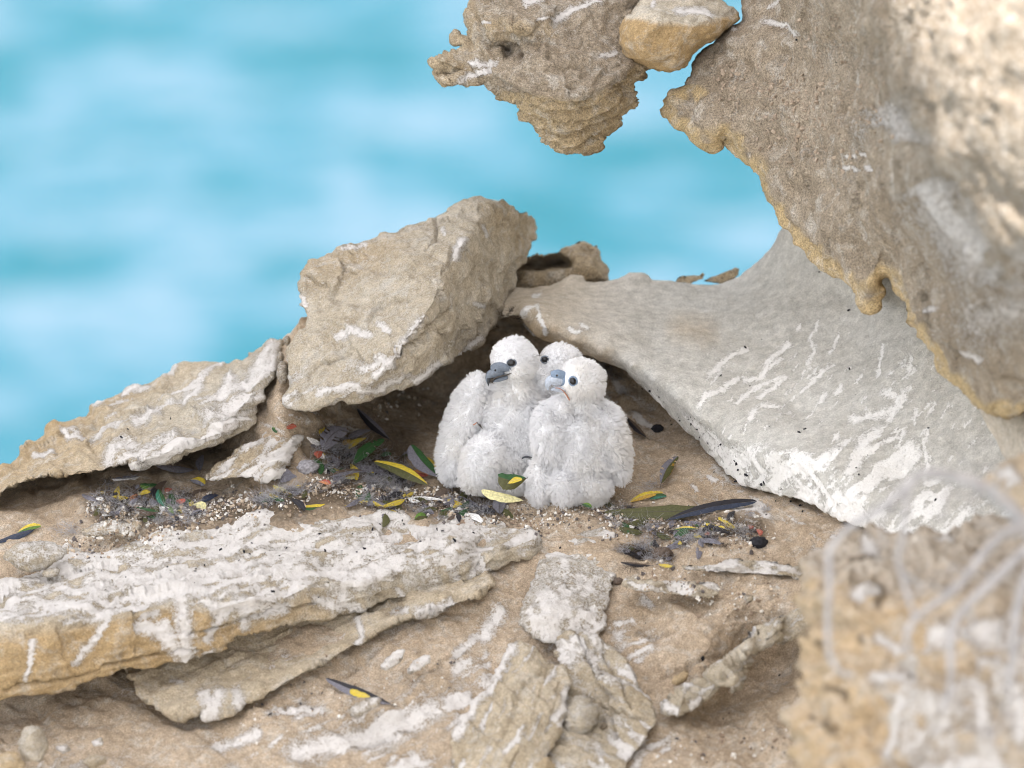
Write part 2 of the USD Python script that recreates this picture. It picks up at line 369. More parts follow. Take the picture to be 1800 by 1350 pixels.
# unseen cliff added to shade the nest: a brow on a buttress, upper left
def light_blocker():
    z0 = 6.0
    kx, ky = SUN[0] / SUN[2], SUN[1] / SUN[2]
    foot = [(0.62, -2.9), (0.61, -1.9), (0.59, -1.5), (0.57, -1.1), (0.545, -0.8), (0.55, -0.55), (0.58, -0.3), (0.61, 0.1), (0.64, 0.5), (0.5, 0.85), (0.0, 0.95), (-0.6, 0.85), (-1.0, 0.5), (-1.05, -0.5), (-0.95, -1.3), (-0.5, -1.9), (-0.2, -2.8), (0.2, -3.0)]
    pts = np.array([(x + kx * z0, y + ky * z0, z0) for x, y in foot])
    top = pts * [1, 1, 1] + [[-0.15, 0, 0.9]] * len(pts)
    mid = pts + [[0.0, 0, 0.3]] * len(pts)
    c = pts.mean(0)
    n = len(pts); rings = [c + (pts - c) * [0.9, 0.9, 1] - [0, 0, 0.05], pts, mid, c + (top - c) * [0.92, 0.92, 1]]
    v = np.vstack(rings + [[c - [0, 0, 0.2]], [c + [0, 0, 1.2]]]); f = []
    for r in range(3):
        for i in range(n):
            j = (i + 1) % n
            f += [[r * n + i, r * n + j, (r + 1) * n + j], [r * n + i, (r + 1) * n + j, (r + 1) * n + i]]
    for i in range(n):
        j = (i + 1) % n
        f += [[4 * n, j, i], [4 * n + 1, 3 * n + i, 3 * n + j]]
    brow = trimesh.Trimesh(v, f, process=False)
    col = trimesh.creation.icosphere(4, 1.0)
    col.apply_scale([0.8, 0.8, 24]); col.apply_translation([-3.3, -5.2, -17.5])
    wall = trimesh.creation.box([2.2, 4.2, 45.0]).subdivide_to_size(0.6)  # unseen wall added on the right to cut side light
    wall.apply_translation([2.85, -1.6, -18.8])
    m = trimesh.util.concatenate([wall, brow.subdivide().subdivide().subdivide(), col])
    p = np.array(m.vertices)
    m.vertices = p + 0.10 * (np.stack([fbm(p / 0.8 + k * 9, 4, k) for k in range(3)], 1) - 0.5) * [0.5, 0.5, 1.5]
    z = np.zeros(len(p))
    tag(put("cliff", m, "blocker_rock", smooth=40 and False), "unseen added rock mass shading the ledge from above and from the right", "cliff", kind="structure")
light_blocker()

# ground of the ledge
G = [(-350, 1000, .10), (-350, 1300, .35), (-350, 1650, .7), (-350, 870, -.15), (0, 820, -.20), (0, 900, -.02), (0, 960, .06), (0, 1020, .14), (200, 770, -.25), (400, 690, -.25), (150, 880, -.02), (200, 850, -.06), (300, 905, .05), (300, 850, -.06), (330, 815, -.14),
     (420, 800, -.10), (450, 870, .02), (487, 690, -.10), (500, 740, -.05), (500, 640, -.16), (530, 800, -.03), (500, 905, .10), (600, 880, .05), (600, 800, -.08), (600, 735, -.20), (700, 760, -.24), (700, 690, -.42), (760, 850, -.02), (780, 700, -.42), (850, 880, .03), (850, 700, -.38), (850, 600, -.46),
     (800, 520, -.40), (600, 560, -.36), (900, 545, -.44), (960, 540, -.46), (1060, 590, -.46), (950, 900, .06), (1000, 880, .02), (1100, 880, .02), (1150, 800, -.13), (1200, 850, -.02), (1130, 700, -.30), (1250, 770, -.13), (1300, 700, -.25), (1250, 900, .08), (1330, 860, .0), (1300, 950, .18), (1400, 930, .16), (1500, 960, .25), (1600, 960, .30), (1050, 980, .17),
     (1700, 1000, .4), (2050, 1000, .5), (2050, 1650, .9), (300, 990, .12), (600, 960, .12), (800, 960, .14), (1000, 960, .15), (950, 1040, .20), (900, 1100, .25), (1150, 1080, .28), (1300, 1050, .30), (1400, 1080, .34), (1250, 1130, .37), (1330, 1185, .29), (1270, 1240, .37), (1380, 1150, .27), (1200, 1290, .45), (1400, 1280, .48), (1250, 1400, .58),
     (800, 1090, .24), (700, 1140, .28), (600, 1180, .32), (450, 1240, .36), (300, 1270, .34), (150, 1230, .28), (0, 1250, .26), (100, 1320, .38), (0, 1350, .40), (300, 1350, .44), (500, 1350, .47), (700, 1260, .40), (800, 1350, .50), (1000, 1350, .5), (500, 1650, .8), (1200, 1650, .85), (150, 1110, .16), (400, 1070, .18), (600, 1050, .18)]
OUTG = [(-360, 830, -.25), (-120, 850, -.2), (0, 832, -.25), (150, 800, -.26), (300, 740, -.28), (400, 680, -.28), (470, 612, -.33), (500, 594, -.30), (530, 560, -.30), (620, 540, -.38), (800, 500, -.42), (890, 502, -.40), (940, 512, -.40), (1080, 580, -.36), (1250, 640, -.3), (1400, 720, -.2), (1600, 850, .05), (2060, 900, .3), (2060, 1660, .9), (-360, 1660, .7)]
g = relief(OUTG, G, step=3.6, amp=1.0, seed=3, edge=3, facet=0.35, back=False)
g = weather(g, 0.010, 0.006, 0.0028, strata=0.006, bed=(0.25, 0.1, 1), thin=0.02, seed=2, cracks=[([(1165, 1185), (1205, 1180), (1245, 1150)], 2.5), ([(500, 1240), (610, 1180), (720, 1118)], 2), ([(720, 1195), (820, 1150)], 1.8), ([(1120, 1120), (1190, 1105)], 1.8), ([(620, 1310), (720, 1280)], 1.8)])
def ground_guano(px, py, R):
    s = streak(px, py, -28, 60, 11, 5)
    low = sstep(1060, 1150, py) * (px < 1180) * (1 - strokes(px, py, [([(60, 1210), (300, 1310)], 90), ([(560, 1200), (800, 1150)], 40), ([(0, 1260), (200, 1290)], 60)]))
    a = 0.95 * sstep(0.40, 0.62, s) * sstep(0.36, 0.60, fbm(np.stack([px / 70, py / 45, 0 * px], -1), 3, 57)) * low
    band = 0.75 * sstep(0.50, 0.66, streak(px, py, 20, 40, 9, 8)) * strokes(px, py, [([(1240, 850), (1300, 880), (1400, 920), (1460, 940)], 30), ([(480, 730), (620, 745)], 22), ([(1090, 690), (1130, 740)], 20)]) * 1.8
    pats = strokes(px, py, [([(850, 1120), (870, 1085), (880, 1075)], 12), ([(840, 1115), (800, 1160)], 7), ([(800, 1180), (825, 1168)], 7), ([(700, 1290), (640, 1300)], 10),
                            ([(480, 1250), (560, 1240)], 9), ([(380, 1310), (450, 1290)], 10), ([(730, 1080), (790, 1064)], 5), ([(520, 1320), (640, 1290), (760, 1250)], 16), ([(1130, 1050), (1140, 1060)], 6), ([(1085, 1095), (1110, 1085)], 4)])
    return np.maximum.reduce([a, band, pats * 0.95])
def ground_dirt_shade(px, py, R):
    litter = strokes(px, py, [([(180, 880), (330, 900), (480, 890), (600, 860), (720, 870), (860, 900)], 42), ([(1060, 900), (1200, 920), (1330, 930)], 26), ([(560, 790), (700, 800)], 40), ([(1090, 970), (1180, 985)], 14), ([(280, 820), (400, 790)], 22)])
    return 0.85 * litter + 0.30 * strokes(px, py, [([(650, 720), (740, 720), (790, 690)], 50)]) + 0.5 * strokes(px, py, [([(870, 570), (950, 570)], 26)])  # litter and hole dirt; cave floor term is mostly shade painted over brown soil
rock("ground", g, "sand", "tan sandy floor and slope of the nesting ledge", "ground", ground_guano, None, ground_dirt_shade, kind="structure")

# smooth pale wall behind and to the right of the nest
wall_o = [(880, 560, -.20), (885, 515, -.32), (900, 503, -.36), (933, 505, -.36), (967, 500, -.36), (987, 492, -.36), (1003, 482, -.36), (1023, 485, -.36), (1030, 497, -.36), (1060, 498, -.36), (1087, 492, -.36), (1107, 483, -.36), (1130, 485, -.36), (1147, 495, -.36), (1177, 493, -.36), (1213, 495, -.37), (1267, 497, -.38), (1300, 487, -.38), (1323, 470, -.37), (1343, 450, -.35), (1363, 427, -.33), (1375, 400, -.31), (1400, 360, -.28), (1480, 330, -.22), (1700, 360, 0), (2250, 430, .35),
          (2250, 700, .45), (2250, 1010, .6), (1700, 1010, .42), (1600, 985, .36), (1555, 940, .28), (1520, 932, .25), (1482, 912, .20), (1448, 895, .16), (1400, 876, .11), (1350, 862, .06), (1300, 848, .02), (1262, 820, -.03), (1240, 792, -.06), (1220, 767, -.08), (1193, 740, -.10), (1167, 717, -.11), (1133, 680, -.13), (1100, 653, -.15), (1060, 637, -.16), (1020, 620, -.17), (983, 603, -.17), (960, 597, -.17), (943, 589, -.17), (927, 572, -.18), (910, 555, -.19)]
wall_c = [(925, 545, -.12), (960, 577, -.10), (1010, 600, -.09), (1060, 620, -.08), (1110, 645, -.07), (1150, 672, -.06), (1190, 702, -.04), (1230, 738, -.01), (1290, 775, .05), (1360, 795, .11), (1420, 800, .15), (1470, 825, .20), (1510, 870, .25), (1560, 915, .30),
          (960, 540, -.20), (1050, 560, -.20), (1100, 540, -.26), (1150, 610, -.15), (1250, 620, -.15), (1250, 550, -.26), (1330, 540, -.25), (1300, 680, -.07), (1380, 480, -.27), (1400, 600, -.13), (1400, 720, 0.0), (1480, 520, -.18), (1480, 650, -.03), (1500, 750, .09), (1600, 600, .02), (1580, 820, .20), (1650, 720, .14), (1700, 850, .30), (1750, 780, .27)]
wl = relief(wall_o, wall_c, step=3.4, amp=1.2, seed=11, edge=7, thick=0.42, facet=0.15)
wl = weather(wl, 0.007, 0.0022, 0.0008, seed=5)
def furrow(R):
    """Fine runs down the undercut foot of the wall."""
    px, py = R["q"][:, 0], R["q"][:, 1]
    low = sstep(-12, 25, py - np.interp(px, [900, 1100, 1190, 1290, 1420, 1510, 1560], [560, 650, 706, 778, 806, 872, 920])) * (px > 1090)
    R["v"] = R["v"] + R["n"] * (0.0095 * low * (streak(px, py, 52, 90, 3.4, 21) - 0.5))[:, None]
    R["n"] = normals(R["v"], R["f"]); R["low"] = low
furrow(wl)
WALL_STROKES = [([(1310, 612), (1277, 633), (1247, 658)], 4.5), ([(1297, 667), (1267, 687), (1237, 700), (1230, 715)], 4.5), ([(1387, 603), (1367, 617), (1350, 640), (1340, 660), (1310, 670)], 5), ([(1373, 630), (1350, 650)], 4), ([(1380, 663), (1347, 673), (1313, 690), (1293, 712)], 3.5), ([(1377, 667), (1360, 683), (1330, 700)], 4),
                ([(1438, 563), (1420, 597)], 3), ([(1400, 580), (1405, 570)], 3), ([(1473, 583), (1460, 620)], 2.6), ([(1463, 640), (1440, 660), (1407, 688)], 3.2), ([(1400, 620), (1392, 632)], 2.5), ([(1550, 603), (1547, 633), (1542, 660)], 2.8), ([(1603, 630), (1597, 663)], 4), ([(1633, 753), (1625, 783), (1628, 800), (1625, 850)], 3.4),
                ([(1555, 690), (1585, 700), (1570, 720), (1540, 728), (1500, 735)], 7), ([(1588, 690), (1580, 715), (1560, 735)], 5), ([(1450, 690), (1445, 700)], 5), ([(1480, 678), (1470, 690)], 4), ([(1610, 715), (1607, 745)], 3), ([(1590, 760), (1580, 785)], 4), ([(1520, 780), (1500, 820), (1490, 830)], 9), ([(1428, 600), (1432, 615), (1420, 640)], 4),
                ([(945, 537), (925, 545), (920, 552)], 4), ([(942, 540), (950, 560), (962, 585)], 3.5), ([(1000, 578), (1010, 585), (1018, 586)], 3), ([(1022, 574), (1032, 578)], 4), ([(940, 515), (948, 512)], 3), ([(1330, 720), (1320, 740)], 6), ([(1340, 712), (1370, 715)], 4)]
def wall_guano(px, py, R):
    st = strokes(px, py, WALL_STROKES)
    low = R["low"] * sstep(0.42, 0.60, streak(px, py, 52, 80, 3.6, 23)) * 0.85
    mid = sstep(0, 60, py - np.interp(px, [1200, 1300, 1400, 1500, 1560, 1620, 1700], [735, 755, 750, 745, 700, 760, 860])) * sstep(0.44, 0.58, streak(px, py, -40, 40, 14, 29)) * (px > 1190) * 0.9
    few = sstep(0.66, 0.72, streak(px, py, -50, 24, 5, 33)) * sstep(560, 680, py) * (px > 1230) * 0.8
    return np.maximum.reduce([st, low, mid, few])
def wall_dirt(px, py, R):
    return 0.14 * strokes(px, py, [([(1200, 578), (1235, 585)], 22)]) + 0.16 * (1 - sstep(900, 1080, px))
def wall_ochre(px, py, R):
    return 0.45 * (1 - sstep(880, 1180, px + 0.3 * (py - 600))) + 0.35 * strokes(px, py, [([(1200, 578), (1235, 585)], 20), ([(920, 575), (1060, 632)], 14)])
rock("cliff_wall", wl, "pale_stone", "smooth pale wind-carved rock wall streaked with droppings", "cliff wall", wall_guano, wall_ochre, wall_dirt, kind="structure")

# --- rocks that can be named one by one ------------------------------
# leaning boulder
b_o = [(535, 470, -.12), (543, 458, -.14), (580, 442, -.15), (640, 420, -.17), (693, 405, -.18), (747, 383, -.20), (770, 373, -.20), (800, 362, -.21), (833, 350, -.22), (863, 348, -.24), (883, 353, -.26), (910, 368, -.30), (927, 377, -.37), (942, 385, -.40), (947, 402, -.42), (942, 420, -.41), (932, 440, -.39), (927, 460, -.38), (910, 477, -.35), (902, 503, -.32), (895, 527, -.29), (888, 547, -.27), (870, 570, -.23), (853, 590, -.19), (840, 607, -.16), (820, 620, -.13), (800, 632, -.06), (773, 642, -.03), (753, 658, -.01), (727, 680, .01), (710, 688, .02), (680, 693, .04), (647, 707, .05), (613, 710, .06), (583, 712, .06), (547, 722, .06), (520, 720, .05), (497, 712, .04), (507, 677, .01), (502, 630, -.03), (507, 610, -.04), (533, 577, -.06), (535, 560, -.07), (528, 537, -.08), (527, 510, -.10), (528, 493, -.11)]
b_c = [(843, 383, -.16), (833, 403, -.12), (813, 430, -.07), (800, 457, -.03), (777, 480, .0), (767, 517, .04), (763, 530, .05), (740, 563, .07), (713, 597, .09), (687, 640, .10), (650, 675, .09), (580, 690, .08),
       (860, 440, -.18), (850, 520, -.13), (800, 570, -.04), (760, 620, .01), (900, 420, -.28), (880, 480, -.24), (600, 500, -.09), (680, 500, -.05), (620, 570, -.02), (560, 640, .0), (650, 600, .05), (720, 450, -.07)]
bd = relief(b_o, b_c, step=2.6, amp=2.0, seed=21, edge=9, thick=0.34, facet=0.8)
bd = weather(bd, 0.005, 0.003, 0.0013, strata=0.0045, bed=(0.62, 0.3, 0.75), thin=0.022, pits=0.004, seed=7, chip=0.009, cracks=[([(545, 662), (560, 642), (585, 636), (612, 620)], 2.2), ([(650, 568), (654, 542), (690, 526), (715, 528)], 2.2), ([(765, 380), (767, 430), (750, 440)], 2.0), ([(778, 482), (797, 440)], 2.4), ([(600, 462), (608, 470), (625, 478)], 2.0), ([(690, 620), (740, 600), (790, 540)], 2.2)])
RIDGE = [(843, 352), (843, 383), (833, 403), (813, 430), (800, 457), (777, 480), (767, 517), (763, 530), (740, 563), (713, 597), (687, 640), (640, 690)]
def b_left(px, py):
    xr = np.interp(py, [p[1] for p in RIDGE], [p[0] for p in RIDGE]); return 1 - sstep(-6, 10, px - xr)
def b_guano_light(px, py, R):
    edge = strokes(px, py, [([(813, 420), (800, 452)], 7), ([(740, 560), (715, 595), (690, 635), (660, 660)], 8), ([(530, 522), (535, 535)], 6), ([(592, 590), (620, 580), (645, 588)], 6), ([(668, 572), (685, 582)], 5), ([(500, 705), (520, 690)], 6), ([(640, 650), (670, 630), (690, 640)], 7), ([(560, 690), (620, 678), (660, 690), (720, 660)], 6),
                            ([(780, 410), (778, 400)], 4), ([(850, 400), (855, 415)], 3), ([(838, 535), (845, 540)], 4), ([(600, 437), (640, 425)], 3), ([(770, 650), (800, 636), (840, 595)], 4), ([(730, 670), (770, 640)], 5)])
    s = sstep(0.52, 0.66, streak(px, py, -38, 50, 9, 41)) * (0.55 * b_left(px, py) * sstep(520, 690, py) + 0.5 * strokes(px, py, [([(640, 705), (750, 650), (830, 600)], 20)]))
    return np.maximum.reduce([edge * 0.95, s, 0.20 * b_left(px, py)])  # even film on the left face: light falling there, put into the colour
def b_ochre(px, py, R):
    return 0.3 * strokes(px, py, [([(560, 470), (600, 460), (680, 430)], 26), ([(880, 380), (920, 420)], 26)]) + 0.10
def b_dirt_shade(px, py, R):
    return (1 - b_left(px, py)) * 0.20 + 0.3 * strokes(px, py, [([(545, 660), (560, 640), (610, 622)], 2.0), ([(650, 560), (660, 530), (690, 525)], 2.0), ([(765, 385), (766, 430)], 1.6), ([(780, 480), (795, 440)], 2.0)])  # right face darkened as painted shade; strokes follow the cracks
rock("boulder", bd, "sandstone", "big leaning sandstone boulder with flat pale side, above the nest", "boulder", b_guano_light, b_ochre, b_dirt_shade)

# outcrop on the left
o_o = [(-80, 880, -.12), (-60, 850, -.16), (0, 818, -.20), (20, 808, -.21), (37, 790, -.22), (67, 770, -.23), (85, 758, -.24), (88, 745, -.24), (110, 740, -.24), (133, 737, -.24), (157, 725, -.25), (180, 702, -.27), (233, 683, -.28), (277, 662, -.29), (317, 645, -.30), (353, 640, -.30), (383, 640, -.30), (403, 643, -.30), (423, 630, -.30), (450, 612, -.30), (477, 600, -.30), (495, 596, -.30), (498, 607, -.28), (492, 617, -.26), (486, 635, -.20), (484, 655, -.12), (470, 690, -.10), (457, 717, -.09), (450, 743, -.08), (427, 767, -.06), (400, 780, -.03), (377, 783, -.01), (347, 793, .0), (320, 807, .01), (277, 818, .02), (233, 822, .02), (228, 810, .0), (180, 828, .0), (140, 833, .0), (93, 835, .0), (50, 842, .0), (13, 860, .0), (0, 868, .0), (-60, 890, .0)]
o_c = [(478, 650, -.14), (443, 677, -.09), (438, 700, -.07), (415, 722, -.04), (393, 738, -.01), (390, 765, .0), (340, 775, .03), (280, 800, .05), (240, 808, .05), (440, 640, -.20), (380, 690, -.13), (300, 720, -.13), (250, 750, -.09), (180, 760, -.12), (120, 790, -.09), (60, 820, -.06), (170, 800, -.05), (330, 750, -.04), (400, 665, -.21), (230, 720, -.18)]
oc = relief(o_o, o_c, step=2.8, amp=2.4, seed=31, edge=8, thick=0.14, facet=0.75)
oc = weather(oc, 0.006, 0.004, 0.0018, strata=0.006, bed=(0.25, 0.15, 1), thin=0.014, pits=0.004, seed=9, chip=0.009)
def o_guano(px, py, R):
    lip = strokes(px, py, [([(232, 812), (300, 790), (390, 745), (440, 690), (480, 655)], 26)])
    s = streak(px, py, -24, 60, 8, 51)
    spots = strokes(px, py, [([(240, 738), (272, 722)], 9), ([(325, 700), (350, 675)], 9), ([(440, 660), (475, 620), (482, 612)], 11), ([(390, 690), (410, 665)], 8), ([(285, 660), (310, 650)], 4), ([(215, 690), (260, 680)], 5), ([(172, 715), (180, 703)], 5), ([(115, 760), (140, 762)], 7), ([(190, 810), (200, 790), (230, 780)], 12), ([(420, 740), (440, 735)], 5), ([(180, 752), (160, 770)], 6), ([(60, 800), (90, 790)], 5)])
    return np.maximum.reduce([lip * 0.7 * sstep(0.30, 0.56, s) * 1.5, spots * 0.9, 0.8 * sstep(0.55, 0.66, s) * sstep(60, 250, px)])
rock("rock_outcrop", oc, "sandstone", "long low sandstone outcrop with whitewashed lip, left of the boulder", "rock", o_guano,
     lambda px, py, R: 0.55 * (1 - sstep(60, 330, px)) + 0.25 * (1 - sstep(0, 40, py - np.interp(px, [0, 180, 350, 490], [815, 700, 640, 595]))), lambda px, py, R: 0.1)

# small stones jammed in the crack
for k, (cx, cy, rx, ry, w) in enumerate([(505, 600, 7, 11, -.16), (497, 655, 10, 20, -.10), (493, 628, 6, 10, -.14)]):
    a = np.linspace(0, 2 * math.pi, 11)[:-1]
    s = weather(relief([(cx + rx * math.cos(t), cy + ry * math.sin(t), w) for t in a], [(cx, cy, w + .012)], step=2.2, amp=2, seed=60 + k, edge=6, thick=0.02), 0.003, 0.002, 0.001, seed=60 + k)
    rock("stone", s, "brown_sandstone", ["small brown stone at the top of the crack beside the boulder", "grey brown stone low in the crack left of the boulder", "tiny dark stone midway in the crack left of the boulder"][k], "stone", lambda px, py, R: 0.25 * np.ones_like(px), None, 0.35)

# tilted pale stone in the nest litter
ts_o = [(420, 785, -.04), (468, 763, -.07), (501, 759, -.07), (523, 758, -.07), (532, 768, -.06), (528, 781, -.05), (511, 808, -.01), (498, 829, .01), (483, 846, .03), (460, 846, .03), (425, 838, .02), (395, 842, .02), (362, 845, .02), (358, 838, .01), (390, 812, -.02)]
ts_c = [(515, 775, -.035), (490, 815, .015), (475, 836, .035), (450, 800, -.01), (400, 825, .015)]
ts = weather(relief(ts_o, ts_c, step=2.4, amp=2.2, seed=71, edge=5, thick=0.05, facet=0.9), 0.004, 0.004, 0.0016, strata=0.005, bed=(-0.4, 0.5, 0.7), thin=0.008, seed=11, chip=0.006)
rock("flat_stone", ts, "sandstone", "tilted flat whitewashed stone in the litter below the outcrop", "stone",
     lambda px, py, R: sstep(0.30, 0.58, streak(px, py, -35, 50, 6, 61)) * 0.95 - 0.9 * strokes(px, py, [([(425, 805), (438, 812)], 9)]), 0.3, 0.05)

# front slab
f_o = [(-90, 1060, .12), (-20, 1020, .10), (33, 1010, .10), (67, 1000, .10), (117, 955, .07), (143, 960, .08), (193, 958, .08), (267, 933, .07), (300, 920, .06), (383, 913, .06), (440, 905, .06), (483, 907, .06), (540, 902, .06), (581, 910, .07), (627, 908, .07), (664, 900, .06), (710, 900, .07), (725, 912, .08), (753, 914, .08), (800, 909, .08), (833, 907, .08), (867, 907, .08), (900, 921, .09), (930, 932, .11), (947, 943, .12), (951, 962, .14), (933, 981, .16), (900, 991, .17), (833, 1014, .19), (783, 1031, .20), (700, 1051, .22), (633, 1071, .24), (600, 1076, .25), (533, 1091, .28), (467, 1108, .31), (417, 1124, .33), (393, 1147, .34), (350, 1160, .35), (283, 1167, .36), (233, 1178, .37), (167, 1194, .38), (127, 1208, .385), (83, 1214, .39), (33, 1224, .39), (0, 1233, .39), (-90, 1250, .40)]
f_c = [(-50, 1108, .37), (57, 1097, .37), (133, 1087, .37), (200, 1073, .365), (267, 1057, .35), (317, 1045, .34), (390, 1050, .345), (450, 1055, .34), (500, 1050, .32), (560, 1020, .27), (640, 1025, .26), (700, 1008, .235), (800, 982, .21), (880, 962, .185), (935, 950, .15),
       (150, 1010, .20), (300, 980, .18), (500, 970, .17), (700, 950, .14), (850, 935, .12), (0, 1050, .22), (60, 1165, .41), (200, 1130, .39), (350, 1110, .37), (550, 1060, .28), (590, 1050, .255)]
fs = relief(f_o, f_c, step=2.8, amp=3.0, seed=81, edge=7, thick=0.10, facet=0.8)
fs = weather(fs, 0.009, 0.006, 0.002, strata=0.0055, bed=(-0.2, 0.12, 1), thin=0.010, pits=0.004, seed=13, cracks=[([(0, 1212), (130, 1190), (270, 1150), (350, 1140)], 2.0), ([(330, 1115), (450, 1085), (560, 1060)], 1.6), ([(230, 985), (420, 965), (560, 960)], 1.4), ([(100, 1040), (300, 1012), (480, 1010)], 1.4), ([(640, 955), (800, 930)], 1.4)], chip=0.009)
FE = ([-90, 57, 133, 200, 267, 317, 390, 450, 500, 560, 640, 700, 800, 880, 950], [1108, 1097, 1087, 1073, 1057, 1045, 1075, 1080, 1055, 1020, 1030, 1015, 990, 968, 955])
def f_guano(px, py, R):
    top = 1 - sstep(-10, 14, py - np.interp(px, *FE) + 26 * (noise(np.stack([px / 22, py / 40, 0 * px], -1), 4) - 0.5))
    s = streak(px, py, -9, 60, 8, 71, 4)
    s2 = streak(px, py, -12, 25, 10, 73, 3)
    runs = strokes(px, py, [([(58, 1130), (50, 1170), (42, 1195)], 5), ([(185, 1095), (160, 1130), (132, 1165)], 6), ([(190, 1080), (186, 1095)], 5), ([(250, 1100), (280, 1110), (320, 1150), (330, 1158)], 13), ([(318, 1050), (322, 1100), (328, 1155)], 14), ([(290, 1100), (300, 1125)], 12), ([(425, 1052), (385, 1090), (365, 1120)], 7), ([(430, 1060), (432, 1100)], 10), ([(362, 1148), (370, 1145)], 7), ([(255, 1082), (275, 1075)], 5),
                            ([(605, 1020), (600, 1060), (640, 1080)], 9), ([(630, 1065), (638, 1110), (632, 1130)], 5), ([(835, 980), (832, 1015)], 8), ([(840, 960), (850, 1000)], 5), ([(700, 1040), (705, 1046)], 4), ([(795, 1008), (800, 1015)], 7), ([(560, 1055), (590, 1066)], 9), ([(470, 1080), (500, 1070)], 8)])
    low = (1 - top) * 0.62 * sstep(0.46, 0.62, streak(px, py, 66, 50, 16, 77)) * sstep(260, 520, px) * (1 - sstep(10, 55, py - np.interp(px, *FE)))
    return np.maximum.reduce([top * (0.50 + 0.70 * sstep(0.30, 0.60, s) - 0.45 * sstep(0.56, 0.70, s2) - 0.55 * sstep(0.52, 0.66, streak(px, py, -10, 45, 4, 75))), runs, low])
rock("front_slab", fs, "sandstone", "long whitewashed rock slab along the front of the nest, ochre underneath", "rock slab", f_guano,
     lambda px, py, R: 0.75 * sstep(0, 30, py - np.interp(px, *FE)) * (1 - sstep(330, 720, px)) + 0.12, lambda px, py, R: 0.16 * sstep(0.60, 0.72, streak(px, py, -10, 30, 9, 79)))

# layer below the slab
l_o = [(200, 1150, .30), (226, 1190, .33), (240, 1220, .35), (277, 1247, .37), (310, 1262, .385), (353, 1251, .385), (357, 1268, .39), (400, 1257, .385), (427, 1240, .38), (467, 1223, .37), (533, 1183, .35), (600, 1148, .33), (640, 1130, .315), (660, 1113, .30), (687, 1100, .29), (733, 1084, .275), (793, 1064, .26), (833, 1053, .25), (867, 1027, .22), (850, 995, .17), (700, 1020, .19), (550, 1060, .22), (400, 1090, .24), (250, 1130, .27)]
l_c = [(300, 1200, .32), (400, 1180, .30), (480, 1160, .27), (550, 1130, .25), (620, 1100, .23), (700, 1075, .22), (320, 1240, .38), (380, 1230, .37), (450, 1205, .35), (560, 1160, .32), (650, 1105, .28), (800, 1050, .235)]
ly = weather(relief(l_o, l_c, step=3.0, amp=3.6, seed=91, edge=6, thick=0.08, facet=0.6), 0.009, 0.005, 0.0018, strata=0.006, bed=(-0.3, 0.15, 1), thin=0.012, seed=15, chip=0.008)
rock("undercut_ledge", ly, "sandstone", "thin scalloped rock ledge under the long front slab", "rock ledge",
     lambda px, py, R: strokes(px, py, [([(358, 1225), (375, 1250), (358, 1262)], 11), ([(385, 1225), (375, 1245)], 10), ([(415, 1220), (420, 1240)], 9), ([(302, 1193), (320, 1202)], 4), ([(633, 1090), (637, 1120), (628, 1131)], 5), ([(690, 1080), (718, 1075)], 6), ([(736, 1080), (795, 1060)], 5)]),
     0.25, lambda px, py, R: 0.12 + 0 * px)

# strip slab and the pieces below it
st_o = [(967, 963, .14), (987, 950, .12), (1020, 938, .11), (1060, 928, .10), (1080, 937, .11), (1083, 975, .16), (1082, 1010, .20), (1073, 1043, .24), (1063, 1073, .27), (1067, 1100, .30), (1050, 1115, .31), (993, 1135, .33), (960, 1132, .33), (927, 1115, .32), (910, 1100, .31), (920, 1060, .27), (933, 1027, .23), (947, 990, .18)]
st = weather(relief(st_o, [(1000, 1000, .21), (1050, 980, .18), (960, 1080, .31), (1030, 1080, .30)], step=2.6, amp=2.6, seed=101, edge=4, thick=0.05, facet=0.9), 0.003, 0.003, 0.0018, strata=0.003, bed=(0.1, 0.9, 0.8), thin=0.012, pits=0.003, seed=17, chip=0.006)
rock("upright_slab", st, "sandstone", "pale rectangular slab stepping down right of the long front slab", "rock slab",
     lambda px, py, R: 0.46 + 0.45 * sstep(0.36, 0.62, fbm(np.stack([px / 16, py / 22, 0 * px], -1), 4, 81)), 0.12, lambda px, py, R: 0.05 + 0 * px)
lr_o = [(975, 1145, .35), (985, 1120, .33), (1000, 1108, .32), (1050, 1113, .33), (1087, 1140, .36), (1110, 1177, .39), (1133, 1217, .42), (1160, 1267, .46), (1133, 1300, .49), (1107, 1340, .52), (1080, 1400, .56), (940, 1400, .55), (965, 1330, .50), (990, 1260, .45), (985, 1190, .40)]
lr_c = [(1040, 1160, .39), (1090, 1220, .44), (1060, 1290, .46), (1130, 1265, .47), (1050, 1230, .40), (1020, 1340, .53)]
lr = weather(relief(lr_o, lr_c, step=2.8, amp=3.2, seed=111, edge=5, thick=0.07, facet=0.92), 0.004, 0.003, 0.0018, strata=0.004, bed=(0.55, 0.3, 0.75), thin=0.016, seed=19, cracks=[([(1012, 1112), (1050, 1190), (1085, 1300)], 1.8), ([(1060, 1135), (1110, 1240)], 1.5), ([(1000, 1215), (1050, 1240), (1130, 1262)], 1.8)], chip=0.01)
rock("broken_slab", lr, "sandstone", "broken slab with white patches right of the streaked wedge of rock", "rock slab",
     lambda px, py, R: sstep(0.40, 0.60, streak(px, py, 32, 34, 10, 91)) * (0.95 - 0.75 * strokes(px, py, [([(1030, 1200), (1060, 1240), (1020, 1290)], 34)])) - 0.1 * sstep(1270, 1330, py), 0.2, 0.08)
cw_o = [(897, 1133, .34), (913, 1128, .34), (943, 1133, .35), (960, 1163, .38), (993, 1170, .39), (1003, 1193, .41), (997, 1250, .46), (980, 1293, .50), (963, 1327, .53), (940, 1400, .58), (780, 1400, .55), (798, 1350, .51), (790, 1283, .46), (817, 1253, .44), (860, 1207, .40), (867, 1187, .385), (887, 1157, .36)]
